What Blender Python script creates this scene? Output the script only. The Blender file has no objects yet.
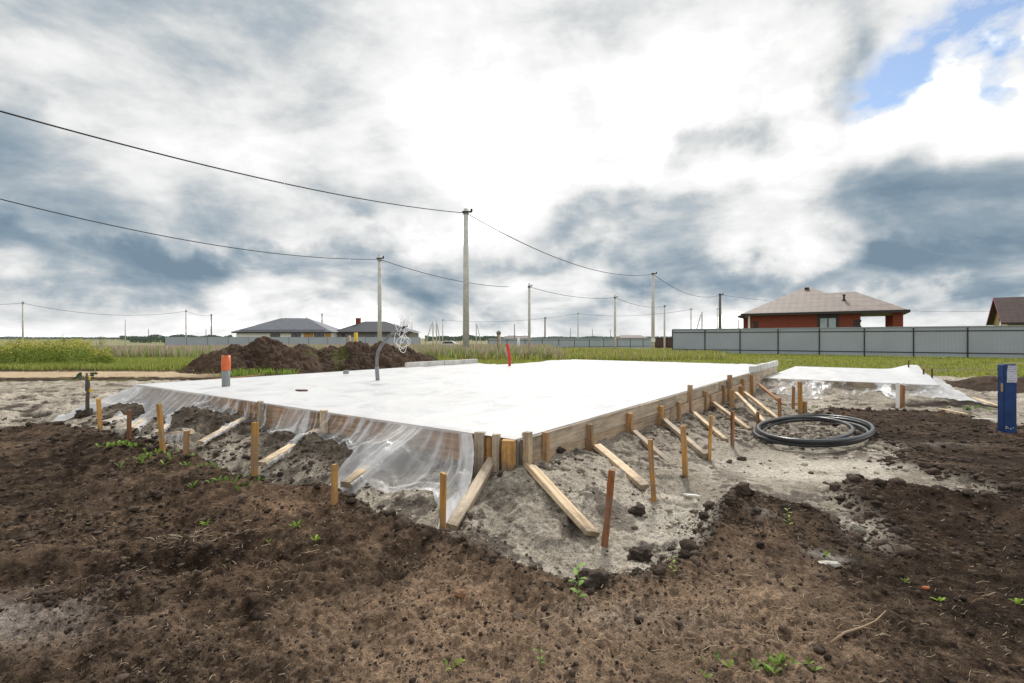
import bpy, math, random
import numpy as np
from mathutils import Vector, Matrix

random.seed(7); rng = np.random.default_rng(7)
scene = bpy.context.scene
COL = scene.collection
CAMZ = 1.25; F = 500.0; HY = 338.0

# ------------------------------------------------------------------ coordinates
UD = np.array([.584, .812]); VD = np.array([-.812, .584]); C0 = np.array([.05, 3.9])
def UV(u, v):                       # slab frame -> world xy
    return (C0[0]+UD[0]*u+VD[0]*v, C0[1]+UD[1]*u+VD[1]*v)
def toUV(x, y):
    dx = x-C0[0]; dy = y-C0[1]
    return dx*UD[0]+dy*UD[1], dx*VD[0]+dy*VD[1]
def at(px, py, z=0.0):
    D = F*(CAMZ-z)/(py-HY)
    return ((px-512)/F*D, D)
def sst(a, b, x):
    t = np.clip((x-a)/(b-a), 0, 1); return t*t*(3-2*t)
def gauss(x, y, cx, cy, rx, ry=None):
    ry = ry or rx
    return np.exp(-((x-cx)/rx)**2-((y-cy)/ry)**2)

# ------------------------------------------------------------------ noise
def _h(ix, iy, seed):
    n = (ix.astype(np.int64)*374761393 + iy.astype(np.int64)*668265263 + seed*144269504) & 0x7fffffff
    n = ((n ^ (n >> 13))*1274126177) & 0x7fffffff
    n = (n ^ (n >> 16)) & 0xffff
    return n/65535.0
def vn(x, y, s=0):
    x = np.asarray(x, float); y = np.asarray(y, float)
    ix = np.floor(x); iy = np.floor(y); fx = x-ix; fy = y-iy
    fx = fx*fx*fx*(fx*(fx*6-15)+10); fy = fy*fy*fy*(fy*(fy*6-15)+10)
    a = _h(ix, iy, s); b = _h(ix+1, iy, s); c = _h(ix, iy+1, s); d = _h(ix+1, iy+1, s)
    return (a+(b-a)*fx)*(1-fy)+(c+(d-c)*fx)*fy
def fbm(x, y, sc, o=4, s=0, g=.5):
    r = 0; a = 1; t = 0; f = 1/sc
    for k in range(o):
        ca, sa = math.cos(k*1.1+.4), math.sin(k*1.1+.4)
        r = r+a*(vn((x*ca-y*sa)*f+k*7.3, (x*sa+y*ca)*f-k*3.1, s+k)-.5); t += a; a *= g; f *= 2.03
    return r/t*2            # about -1..1
def billow(x, y, sc, o=3, s=0):
    r = 0; a = 1; t = 0; f = 1/sc
    for k in range(o):
        ca, sa = math.cos(k*1.3+.9), math.sin(k*1.3+.9)
        r = r+a*(1-np.abs(2*vn((x*ca-y*sa)*f+k*5, (x*sa+y*ca)*f, s+k)-1)**.8); t += a; a *= .55; f *= 2.1
    return r/t

# ------------------------------------------------------------------ ground shape
SAND_PX = [(-80,438),(40,435),(85,438),(120,446),(165,460),(215,480),(270,496),(325,505),(372,526),(410,540),(445,545),(475,556),
 (492,574),(525,590),(575,599),(620,590),(660,578),(690,560),(702,536),(722,514),(765,504),(800,514),(840,538),(878,556),(866,530),
 (835,503),(850,488),(900,492),(960,502),(990,496),(935,478),(885,466),(905,452),(880,440),(845,424),(805,414),(830,405.5),(930,408),(970,412),
 (1010,424),(1060,430),(1200,432)]
SAND = [at(a, b, -.02) for a, b in SAND_PX] + [(26, 13), (22, 16.5), (10, 18.5), (-5, 16.5), (-17, 15.6), (-22, 13), (-18, 9)]
SAND = np.array(SAND)
def poly_sd(x, y, P):
    d2 = np.full(x.shape, 1e12); inside = np.zeros(x.shape, bool)
    n = len(P)
    for i in range(n):
        ax, ay = P[i]; bx, by = P[(i+1) % n]
        ex, ey = bx-ax, by-ay
        t = np.clip(((x-ax)*ex+(y-ay)*ey)/(ex*ex+ey*ey), 0, 1)
        d2 = np.minimum(d2, (x-ax-t*ex)**2+(y-ay-t*ey)**2)
        c = ((ay > y) != (by > y)) & (x < (bx-ax)*(y-ay)/((by-ay) or 1e-9)+ax)
        inside ^= c
    d = np.sqrt(d2); return np.where(inside, d, -d)      # + inside
def rect_d(u, v, u0, u1, v0, v1):
    du = np.maximum(np.maximum(u0-u, u-u1), 0); dv = np.maximum(np.maximum(v0-v, v-v1), 0)
    return np.sqrt(du*du+dv*dv)
def sand_sd(x, y):
    w = .09*fbm(x, y, .6, 3, 50)+.05*fbm(x, y, .15, 2, 60)
    k = np.clip(np.hypot(x, y)/5, .6, 2)
    return poly_sd(x, y, SAND)+w*k
HUMP = at(748, 522, .05)
def Bz(x, y):
    """smooth ground height"""
    x = np.asarray(x, float); y = np.asarray(y, float)
    r = np.hypot(x, y); u, v = toUV(x, y)
    far = np.interp(r, [0, 30, 45, 80, 110, 170, 6000], [0, .05, .05, -.4, -.8, -1.1, -1.1])
    z = -.03-.13*sst(5.2, 9.5, y)+far
    dm = rect_d(u, v, 0, 13, 0, 7.85)
    top = np.where(v < .3, np.interp(u, [0, 3, 5, 9, 13], [.23, .15, .09, -.02, -.05]), .17)
    emb = np.clip(1-dm/1.15, 0, 1)**1.25
    z = np.maximum(z, z+(top-z)*emb)
    de = rect_d(u, v, 10.75, 17.0, -3.4, 0)
    emb2 = np.clip(1-de/1.3, 0, 1)**1.1
    z = np.maximum(z, z+(.15-z)*emb2*sst(-4.6, -3.2, v+0*u))
    return z
def bank(x, y, sd):
    """topsoil standing above the sand, sd>0 on sand"""
    near = sst(16, 10, y)
    b = sst(.08, -.22, sd)*.09*near
    b = b+.10*np.exp(-((sd+.35)/.28)**2)*sst(1.0, -2.5, x)*(1-.9*sst(-4.5, -6.5, x))*near      # left bank ridge
    b = b+(.085+.015*sst(4, 3, y))*np.exp(-((sd+.1)/.13)**2)*near*(.3+.9*vn(x*2.1, y*2.1, 90))
    b = b*(1-.4*sst(1.2, 2.2, x))
    b = b*(1-.6*gauss(x, y, 3.96, 6.7, 1.2, 1.4))
    b = b+.12*gauss(x, y, HUMP[0], HUMP[1], .42, .30)
    return b
def hit(px, py):
    """point of the smooth ground seen at a pixel of the photograph (used once, to measure positions)"""
    lo, hi = .8, 60.
    Y = np.linspace(1.2, 60, 6000); X = (px-512)/F*Y; Z = CAMZ-(py-HY)/F*Y
    g = Bz(X, Y); k = np.argmax(Z < g)
    return float(X[k]), float(Y[k]), float(g[k])

# ------------------------------------------------------------------ helpers
def tag(o, label=None, cat=None, group=None, kind=None):
    if label: o['label'] = label
    if cat: o['category'] = cat
    if group: o['group'] = group
    if kind: o['kind'] = kind
    return o
def empty(name, loc=(0, 0, 0), rz=0):
    o = bpy.data.objects.new(name, None); COL.objects.link(o); o.location = loc; o.rotation_euler = (0, 0, rz)
    o.empty_display_size = .1
    return o
def link_mesh(name, verts, faces, mat, parent=None, smooth=False):
    me = bpy.data.meshes.new(name); me.from_pydata([tuple(v) for v in verts], [], faces)
    if smooth: me.polygons.foreach_set('use_smooth', [True]*len(me.polygons))
    me.materials.append(mat); me.update()
    o = bpy.data.objects.new(name, me); COL.objects.link(o)
    if parent: o.parent = parent
    return o
def np_mesh(name, V, Fc, mat, parent=None, smooth=False, colors=None, k=None):
    """V (n,3) float, Fc (m,k) int"""
    k = k or Fc.shape[1]
    me = bpy.data.meshes.new(name)
    me.vertices.add(len(V)); me.vertices.foreach_set('co', np.ascontiguousarray(V, dtype=np.float32).ravel())
    me.loops.add(Fc.size); me.loops.foreach_set('vertex_index', Fc.astype(np.int32).ravel())
    me.polygons.add(len(Fc)); me.polygons.foreach_set('loop_start', np.arange(0, Fc.size, k, dtype=np.int32))
    me.polygons.foreach_set('loop_total', np.full(len(Fc), k, dtype=np.int32))
    if smooth: me.polygons.foreach_set('use_smooth', np.ones(len(Fc), bool))
    me.update(calc_edges=True)
    if colors is not None:
        for nm, c in colors.items():
            a = me.color_attributes.new(nm, 'FLOAT_COLOR', 'POINT')
            a.data.foreach_set('color', np.ascontiguousarray(c, dtype=np.float32).ravel())
    me.materials.append(mat)
    o = bpy.data.objects.new(name, me); COL.objects.link(o)
    if parent: o.parent = parent
    return o
class MB:
    def __init__(s): s.v = []; s.f = []
    def add(s, vs, fs):
        n = len(s.v); s.v += [tuple(v) for v in vs]; s.f += [tuple(i+n for i in f) for f in fs]; return s
    def box(s, x0, x1, y0, y1, z0, z1, M=None):
        vs = [Vector((x, y, z)) for x in (x0, x1) for y in (y0, y1) for z in (z0, z1)]
        if M is not None: vs = [M @ v for v in vs]
        return s.add(vs, [(0, 1, 3, 2), (4, 6, 7, 5), (0, 4, 5, 1), (2, 3, 7, 6), (0, 2, 6, 4), (1, 5, 7, 3)])
    def quad(s, *p): return s.add(p, [tuple(range(len(p)))])
    def cyl(s, p, r, h, n=16, r2=None, cap=True):
        r2 = r if r2 is None else r2
        vs = [(p[0]+q*math.cos(2*math.pi*i/n), p[1]+q*math.sin(2*math.pi*i/n), z) for q, z in ((r, p[2]), (r2, p[2]+h)) for i in range(n)]
        fs = [(i, (i+1) % n, n+(i+1) % n, n+i) for i in range(n)]
        if cap: fs += [tuple(range(n, 2*n)), tuple(range(n-1, -1, -1))]
        return s.add(vs, fs)
    def tube(s, pts, r, n=8, cap=True):
        pts = [Vector(p) for p in pts]; vs = []; m = len(pts); rr = r if isinstance(r, (list, tuple)) else [r]*m
        prev = None
        for i, p in enumerate(pts):
            t = (pts[min(i+1, m-1)]-pts[max(i-1, 0)]).normalized()
            if prev is None:
                a = t.cross(Vector((0, 0, 1)));
                if a.length < .05: a = t.cross(Vector((1, 0, 0)))
            else: a = prev-t*prev.dot(t)
            a.normalize(); prev = a; b = t.cross(a)
            vs += [p+(a*math.cos(2*math.pi*k/n)+b*math.sin(2*math.pi*k/n))*rr[i] for k in range(n)]
        fs = [(i*n+k, i*n+(k+1) % n, (i+1)*n+(k+1) % n, (i+1)*n+k) for i in range(m-1) for k in range(n)]
        if cap: fs += [tuple(range(n-1, -1, -1)), tuple(range((m-1)*n, m*n))]
        return s.add(vs, fs)
    def build(s, name, mat, parent=None, smooth=False): return link_mesh(name, s.v, s.f, mat, parent, smooth)

# ------------------------------------------------------------------ materials
class N:
    def __init__(s, name):
        s.m = bpy.data.materials.new(name); s.m.use_nodes = True; s.t = s.m.node_tree; s.t.nodes.clear()
        s.out = s.n('ShaderNodeOutputMaterial')
    def n(s, typ, **kw):
        nd = s.t.nodes.new(typ)
        for k, v in kw.items(): setattr(nd, k, v)
        return nd
    def l(s, a, b): s.t.links.new(a, b)
    def set(s, sock, v):
        if isinstance(v, bpy.types.NodeSocket): s.l(v, sock)
        else: sock.default_value = v
    def coord(s, kind='Object', scale=(1, 1, 1)):
        tc = s.n('ShaderNodeTexCoord'); mp = s.n('ShaderNodeMapping'); mp.inputs['Scale'].default_value = scale
        s.l(tc.outputs[kind], mp.inputs['Vector']); return mp.outputs[0]
    def noise(s, scale, detail=4, rough=.6, vec=None, dist=0):
        nd = s.n('ShaderNodeTexNoise'); nd.inputs['Scale'].default_value = scale; nd.inputs['Detail'].default_value = detail
        nd.inputs['Roughness'].default_value = rough; nd.inputs['Distortion'].default_value = dist
        if vec is not None: s.l(vec, nd.inputs['Vector'])
        return nd.outputs['Fac']
    def ramp(s, fac, stops):
        r = s.n('ShaderNodeValToRGB'); e = r.color_ramp.elements
        while len(e) > 1: e.remove(e[0])
        e[0].position = stops[0][0]; e[0].color = (*stops[0][1], 1) if len(stops[0][1]) == 3 else stops[0][1]
        for p, c in stops[1:]:
            q = e.new(p); q.color = (*c, 1)
        s.l(fac, r.inputs[0]); return r.outputs[0]
    def math(s, op, a, b=0, c=None, clamp=False):
        m = s.n('ShaderNodeMath', operation=op); m.use_clamp = clamp; s.set(m.inputs[0], a); s.set(m.inputs[1], b)
        if c is not None: s.set(m.inputs[2], c)
        return m.outputs[0]
    def mix(s, f, a, b, mode='MIX'):
        m = s.n('ShaderNodeMix', data_type='RGBA', blend_type=mode)
        s.set(m.inputs[0], f); s.set(m.inputs[6], (*a, 1) if isinstance(a, tuple) and len(a) == 3 else a); s.set(m.inputs[7], (*b, 1) if isinstance(b, tuple) and len(b) == 3 else b)
        return m.outputs[2]
    def bump(s, h, strength=.5, dist=.01):
        b = s.n('ShaderNodeBump'); b.inputs['Strength'].default_value = strength; b.inputs['Distance'].default_value = dist
        s.l(h, b.inputs['Height']); return b.outputs[0]
    def bsdf(s, color, rough=.7, normal=None, spec=.5, metal=0, **kw):
        b = s.n('ShaderNodeBsdfPrincipled'); s.set(b.inputs['Base Color'], (*color, 1) if isinstance(color, tuple) and len(color) == 3 else color)
        s.set(b.inputs['Roughness'], rough); b.inputs['Metallic'].default_value = metal; b.inputs['Specular IOR Level'].default_value = spec
        if normal is not None: s.l(normal, b.inputs['Normal'])
        return b
    def fin(s, b):
        s.l(b.outputs[0] if hasattr(b, 'outputs') else b, s.out.inputs[0]); return s.m

def mat_plain(name, col, rough=.6, var=.15, scale=6, bump=.15, spec=.4, metal=0, coord='Object'):
    n = N(name); v = n.coord(coord); f = n.noise(scale, 5, .65, v)
    lo = tuple(c*(1-var*1.6) for c in col); hi = tuple(min(1, c*(1+var)) for c in col)
    c = n.ramp(f, [(.3, lo), (.7, hi)])
    return n.fin(n.bsdf(c, rough, n.bump(n.noise(scale*6, 3, .6, v), bump, .004), spec, metal))
def mat_wood(name, a, b, dark, rough=.75):
    n = N(name); oi = n.n('ShaderNodeObjectInfo')
    tc = n.n('ShaderNodeTexCoord'); ad = n.n('ShaderNodeVectorMath', operation='ADD')
    cm = n.n('ShaderNodeCombineXYZ'); n.l(n.math('MULTIPLY', oi.outputs['Random'], 37), cm.inputs[1]); n.l(n.math('MULTIPLY', oi.outputs['Random'], 11), cm.inputs[0])
    n.l(tc.outputs['Object'], ad.inputs[0]); n.l(cm.outputs[0], ad.inputs[1])
    mp = n.n('ShaderNodeMapping'); mp.inputs['Scale'].default_value = (1.2, 22, 22); n.l(ad.outputs[0], mp.inputs['Vector'])
    g = n.noise(1.6, 5, .6, mp.outputs[0], .6)
    blot = n.noise(3.2, 4, .7, ad.outputs[0])
    c = n.ramp(g, [(.32, dark), (.45, a), (.62, b)])
    c = n.mix(n.ramp(blot, [(.45, (0, 0, 0)), (.7, (.75, .75, .75))]), c, (.20, .175, .15), 'MIX')
    val = n.n('ShaderNodeHueSaturation'); n.l(c, val.inputs['Color'])
    n.l(n.math('MULTIPLY_ADD', oi.outputs['Random'], .5, .95), val.inputs['Value'])
    val.inputs['Saturation'].default_value = 1.08
    sx = n.n('ShaderNodeSeparateXYZ'); n.l(tc.outputs['Object'], sx.inputs[0])
    mud = n.math('MULTIPLY_ADD', n.noise(14, 4, .7, ad.outputs[0]), 1.9, n.math('MULTIPLY_ADD', sx.outputs[0], -2.2, -.25))
    spl = n.math('GREATER_THAN', n.noise(45, 3, .6, ad.outputs[0]), .67)
    mud = n.math('MAXIMUM', mud, n.math('MULTIPLY', spl, .55))
    fc = n.mix(n.math('MULTIPLY', mud, .85, None, True), val.outputs[0], (.13, .105, .08))
    return n.fin(n.bsdf(fc, rough, n.bump(n.math('ADD', g, n.math('MULTIPLY', mud, .3, None, True)), .6, .005), .2))

M = {}
M['wood_new'] = mat_wood('wood_new', (.40, .26, .13), (.52, .37, .20), (.26, .15, .07))
M['wood_orange'] = mat_wood('wood_orange', (.44, .24, .085), (.56, .33, .13), (.28, .14, .05))
M['wood_brown'] = mat_wood('wood_brown', (.30, .185, .10), (.42, .27, .15), (.16, .095, .05))
M['wood_rust'] = mat_wood('wood_rust', (.24, .10, .045), (.36, .20, .10), (.08, .03, .018))
M['wood_board'] = mat_wood('wood_board', (.30, .17, .085), (.42, .27, .15), (.18, .10, .05))
M['wood_tan'] = mat_wood('wood_tan', (.36, .27, .19), (.46, .36, .26), (.22, .16, .11))
M['wood_grey'] = mat_wood('wood_grey', (.34, .28, .21), (.45, .38, .30), (.20, .165, .125))
M['wood_pale'] = mat_wood('wood_pale', (.52, .40, .27), (.64, .52, .37), (.36, .26, .16))
M['wood_dark'] = mat_wood('wood_dark', (.05, .04, .035), (.09, .07, .06), (.02, .018, .015))
M['grey_form'] = mat_plain('grey_form', (.55, .55, .52), .8, .2, 5)
M['concrete'] = mat_plain('concrete', (.52, .51, .48), .85, .18, 3, .3)
M['slab'] = mat_plain('slab', (.68, .68, .66), .85, .06, 2, .1)
M['pole'] = mat_plain('pole', (.60, .585, .55), .85, .16, 2.5, .3)
M['pole_wood'] = mat_plain('pole_wood', (.17, .14, .115), .85, .3, 2, .3)
M['wire'] = mat_plain('wire', (.035, .036, .04), .6, .1)
M['orange'] = mat_plain('orange_plastic', (.62, .135, .04), .4, .08, 8, .05)
M['pvc_grey'] = mat_plain('pvc_grey', (.23, .24, .25), .4, .12, 8, .05)
M['conduit'] = mat_plain('conduit', (.17, .17, .175), .45, .25, 14, .3)
M['red'] = mat_plain('red_plastic', (.52, .03, .03), .4, .1)
M['black'] = mat_plain('black_rubber', (.012, .013, .015), .5, .1)
M['white_wire'] = mat_plain('white_wire', (.75, .75, .74), .5, .05)
M['white'] = mat_plain('white_paint', (.78, .77, .74), .7, .05, 2, .05)
M['yellow'] = mat_plain('yellow_paint', (.70, .48, .02), .5, .08)
M['osb'] = mat_plain('osb', (.50, .27, .09), .8, .2, 4)
M['glass'] = mat_plain('window_glass', (.045, .06, .07), .08, .3, .6, 0, .9)
M['glass_light'] = mat_plain('window_glass_light', (.36, .43, .46), .15, .2, .8, 0, .8)
M['dark_trim'] = mat_plain('dark_trim', (.035, .028, .026), .5, .1)
M['purple_trim'] = mat_plain('purple_trim', (.20, .03, .09), .5, .1)
M['yellow_wall'] = mat_plain('yellow_wall', (.42, .30, .12), .8, .1)
M['soffit'] = mat_plain('soffit', (.22, .20, .17), .7, .1)
M['rebar'] = mat_plain('rebar', (.10, .045, .03), .8, .2)
M['paper'] = None
M['car'] = mat_plain('car_paint', (.7, .71, .72), .3, .03, 1, 0, .6)

def mat_roof(name, col, lines=True, s=3.0):
    n = N(name); v = n.coord('Object')
    sep = n.n('ShaderNodeSeparateXYZ'); n.l(v, sep.inputs[0])
    wx = n.math('SINE', n.math('MULTIPLY', sep.outputs[0], 2*math.pi*s)); wz = n.math('FRACT', n.math('MULTIPLY', sep.outputs[2], s*1.3))
    h = n.math('ADD', wx, wz)
    f = n.noise(1.2, 4, .6, v)
    c = n.ramp(f, [(.3, tuple(k*.85 for k in col)), (.7, tuple(k*1.1 for k in col))])
    dk = n.math('MULTIPLY_ADD', n.math('LESS_THAN', wz, .16), -.22, 1.0); dk2 = n.math('MULTIPLY_ADD', wx, .02, .97)
    c = n.mix(1.0, c, n.ramp(n.math('MULTIPLY', dk, dk2), [(0, (0, 0, 0)), (1, (1, 1, 1))]), 'MULTIPLY')
    return n.fin(n.bsdf(c, .65, n.bump(h, .12, .02), .3))
M['roof_taupe'] = mat_roof('roof_taupe', (.25, .205, .18), s=1.5)
M['roof_grey'] = mat_roof('roof_grey', (.15, .165, .19), s=1.4)
M['roof_dark'] = mat_roof('roof_dark', (.065, .068, .078), s=1.4)
M['roof_brown'] = mat_roof('roof_brown', (.075, .05, .047), s=2.0)
def mat_brick():
    n = N('red_brick'); v = n.coord('Object')
    sep = n.n('ShaderNodeSeparateXYZ'); n.l(v, sep.inputs[0]); cb = n.n('ShaderNodeCombineXYZ')
    n.l(n.math('ADD', sep.outputs[0], sep.outputs[1]), cb.inputs[0]); n.l(sep.outputs[2], cb.inputs[1])
    b = n.n('ShaderNodeTexBrick'); b.inputs['Scale'].default_value = 1; b.inputs['Brick Width'].default_value = .26; b.inputs['Row Height'].default_value = .075
    b.inputs['Mortar Size'].default_value = .006; b.inputs['Color1'].default_value = (.27, .052, .028, 1); b.inputs['Color2'].default_value = (.20, .040, .022, 1)
    b.inputs['Mortar'].default_value = (.18, .10, .08, 1); n.l(cb.outputs[0], b.inputs['Vector'])
    return n.fin(n.bsdf(b.outputs[0], .8, None, .3))
M['brick'] = mat_brick()
def mat_sheet(name, col):
    n = N(name); v = n.coord('Object'); sep = n.n('ShaderNodeSeparateXYZ'); n.l(v, sep.inputs[0])
    w = n.math('PINGPONG', n.math('MULTIPLY', sep.outputs[0], 5), .5)
    f = n.noise(.7, 3, .5, v)
    c = n.ramp(f, [(.3, tuple(k*.92 for k in col)), (.7, tuple(k*1.05 for k in col))])
    c = n.mix(n.ramp(w, [(.1, (.25, .25, .25)), (.2, (0, 0, 0))]), c, tuple(k*.8 for k in col))
    return n.fin(n.bsdf(c, .5, n.bump(w, .5, .02), .4))
M['fence'] = mat_sheet('profiled_steel', (.37, .41, .455))
M['fence_cap'] = mat_plain('fence_cap', (.33, .37, .40), .45, .05, 1)
M['fence_brown'] = mat_sheet('brown_sheet', (.09, .045, .035))

def mat_ground():
    n = N('ground')
    at_ = n.n('ShaderNodeAttribute'); at_.attribute_name = 'col'
    at2 = n.n('ShaderNodeAttribute'); at2.attribute_name = 'msk'       # r: sand  g: dirt roughness
    sp = n.n('ShaderNodeSeparateColor'); n.l(at2.outputs['Color'], sp.inputs[0])
    g = n.n('ShaderNodeNewGeometry'); pos = g.outputs['Position']
    f1 = n.noise(140, 5, .75, pos); f2 = n.noise(34, 5, .7, pos, .4); f3 = n.noise(9, 4, .6, pos)
    m = n.math('ADD', n.math('MULTIPLY', f1, .55), n.math('MULTIPLY', f2, .45))
    k = n.ramp(m, [(.36, (.34, .33, .32)), (.5, (.95, .95, .95)), (.62, (1.75, 1.72, 1.66))])
    c = n.mix(1.0, at_.outputs['Color'], k, 'MULTIPLY')
    # pale grains and straw flecks in the soil
    vo = n.n('ShaderNodeTexVoronoi'); vo.inputs['Scale'].default_value = 95; n.l(pos, vo.inputs['Vector'])
    gr = n.math('MULTIPLY', n.math('LESS_THAN', vo.outputs['Distance'], .16), n.math('GREATER_THAN', n.noise(21, 2, .5, pos), .56))
    gr = n.math('MULTIPLY', gr, sp.outputs[1])
    c = n.mix(n.math('MULTIPLY', gr, .55), c, (.34, .27, .2))
    h = n.math('ADD', n.math('MULTIPLY', f1, .35), n.math('ADD', f2, n.math('MULTIPLY', f3, 1.2)))
    b = n.bsdf(c, .93, n.bump(h, 1.0, .034), .1)
    return n.fin(b)
M['ground'] = mat_ground()
def mat_attr(name, rough=.9, spec=.1, transl=0.0, var=True):
    n = N(name); a = n.n('ShaderNodeAttribute'); a.attribute_name = 'col'
    g = n.n('ShaderNodeNewGeometry'); c = a.outputs['Color']; nr = None
    if var:
        f = n.noise(120, 4, .7, g.outputs['Position']); k = n.ramp(f, [(.33, (.6, .6, .6)), (.66, (1.35, 1.35, 1.35))])
        c = n.mix(1.0, c, k, 'MULTIPLY'); nr = n.bump(f, .6, .006)
    b = n.bsdf(c, rough, nr, spec)
    if transl:
        t = n.n('ShaderNodeBsdfTranslucent'); n.l(c, t.inputs[0]); mx = n.n('ShaderNodeMixShader'); mx.inputs[0].default_value = transl
        n.l(b.outputs[0], mx.inputs[1]); n.l(t.outputs[0], mx.inputs[2]); return n.fin(mx)
    return n.fin(b)
M['clod'] = mat_attr('soil_clod')
M['leafy'] = mat_attr('leaf_green', .6, .3, .35, False)
M['straw'] = mat_attr('dry_straw', .8, .2, 0, False)

def mat_film():
    n = N('plastic_film')
    a = n.n('ShaderNodeAttribute'); a.attribute_name = 'col'     # r opacity, g streak coordinate along edge, b down coordinate
    sp = n.n('ShaderNodeSeparateColor'); n.l(a.outputs['Color'], sp.inputs[0])
    cb = n.n('ShaderNodeCombineXYZ'); n.l(n.math('MULTIPLY', sp.outputs[1], 1), cb.inputs[0]); n.l(n.math('MULTIPLY', sp.outputs[2], .10), cb.inputs[1])
    st = n.noise(11, 4, .65, cb.outputs[0], .3)
    st2 = n.noise(3.0, 3, .6, cb.outputs[0], .5)
    streak = n.ramp(n.math('ADD', n.math('MULTIPLY', st, .6), n.math('MULTIPLY', st2, .4)), [(.455, (0, 0, 0)), (.53, (.22, .22, .22)), (.61, (1, 1, 1))])
    g = n.n('ShaderNodeNewGeometry')
    op = n.math('ADD', n.math('ADD', sp.outputs[0], 0), n.math('MULTIPLY', streak, n.math('SUBTRACT', .92, sp.outputs[0]), None, True), None, True)
    w = n.noise(5, 5, .6, g.outputs['Position'], 1.2)
    w2 = n.noise(1.3, 4, .6, g.outputs['Position'], 1.5)
    hh = n.math('ADD', n.math('ADD', st, w), w2)
    col = n.ramp(w2, [(.34, (.66, .67, .68)), (.44, (.78, .78, .785)), (.56, (.83, .83, .83))])
    b = n.bsdf(col, .32, n.bump(hh, .4, .04), .5)
    tl = n.n('ShaderNodeBsdfTranslucent'); tl.inputs[0].default_value = (.8, .8, .8, 1)
    m1 = n.n('ShaderNodeMixShader'); m1.inputs[0].default_value = .25; n.l(b.outputs[0], m1.inputs[1]); n.l(tl.outputs[0], m1.inputs[2])
    tr = n.n('ShaderNodeBsdfTransparent'); m2 = n.n('ShaderNodeMixShader'); n.l(op, m2.inputs[0]); n.l(tr.outputs[0], m2.inputs[1]); n.l(m1.outputs[0], m2.inputs[2])
    return n.fin(m2)
M['film'] = mat_film()

# ------------------------------------------------------------------ GROUND MESH
def soil_detail(x, y, sd, u, v):
    dirt = sst(.05, -.15, sd)
    near = np.clip(1-(np.hypot(x, y)-25)/20, 0, 1)
    br = vn(x*.7+3, y*.9, 33); rough = .25+1.1*sst(.35, .75, br)*1.0
    rough = np.maximum(rough, 1.2*np.exp(-((sd+.25)/.35)**2))
    rough = np.where(x > 1.2, np.maximum(rough*.62, .5), rough)
    hd = rough*(.075*(billow(x, y, .34, 4, 5)-.55)+.032*(billow(x+9, y, .11, 3, 8)-.5))+.035*fbm(x, y, 1.1, 3, 20)+.016*(billow(x, y, .055, 3, 25)-.5)+.010*fbm(x, y, .022, 2, 27)
    cl_ = 1-.65*gauss(x, y, 3.96, 6.7, 1.3, 1.6); hd = hd*cl_
    # wheel ruts running across the foreground
    rr = (y-2.75-.10*x+.12*fbm(x, y, 2, 2, 70)); hd = hd-.05*np.exp(-(rr/.10)**2)*sst(-.3, -1.2, x)+.03*np.exp(-((rr-.22)/.12)**2)*sst(-.3, -1.2, x)
    hs = .045*fbm(x, y, .55, 3, 41)+.034*(billow(x, y, .15, 3, 44)-.5)*(.5+vn(x*1.3, y*1.3, 49))+.011*(billow(x, y, .05, 3, 46)-.5)*(.4+1.2*vn(x*2, y*2, 48))+.005*fbm(x, y, .02, 2, 47)
    hs = hs*cl_
    # dark clod heaps between the braces on the left
    dm = np.maximum(0-u, 0)
    mound = ((u < .02) & (u > -1.15) & (v > .6) & (v < 7.7))*np.clip(1-np.abs(dm-.38)/.55, 0, 1)
    mv = .75*sst(.38, .60, vn(v*1.35+.25, u*.3, 77)+.12*fbm(x, y, .3, 2, 79))
    soil = mound*mv*sst(0, .25, mound)
    hm = soil*(.15+.10*billow(x, y, .16, 3, 81))
    # tumbled clods and dark hollows on the sand at the left
    lf = sst(-2.6, -3.4, x)*sst(14.5, 11.5, y)*dirt_s(sd)
    hl = lf*.15*(billow(x, y, .55, 4, 91)-.50)*sst(.30, .55, vn(x*.8, y*.8, 95))*2
    pb = at(820, 468); sm_ = 1-.8*np.clip(1.5*gauss(x, y, pb[0]-.1, pb[1]+.1, 1.4, .9), 0, 1); hs = .035*fbm(x, y, .8, 2, 43)*(1-sm_)+hs*sm_
    bk = (v < .05)*np.clip(1-rect_d(u, v, 0, 13, 0, 7.85)/1.35, 0, 1)**.6*(u < 10.5)
    hs = hs+bk*(.050*(billow(x+4, y, .20, 4, 144)-.5)+.022*(billow(x, y, .07, 3, 146)-.5))
    lumps = sm_*dirt_s(sd)*sst(.66, .82, vn(x*4.5, y*4.5, 99))*.035
    return (dirt*hd+(1-dirt)*(hs+lumps)+hl)*near+hm, dirt, soil, lf, rough
def dirt_s(sd): return sst(-.05, .1, sd)

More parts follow.
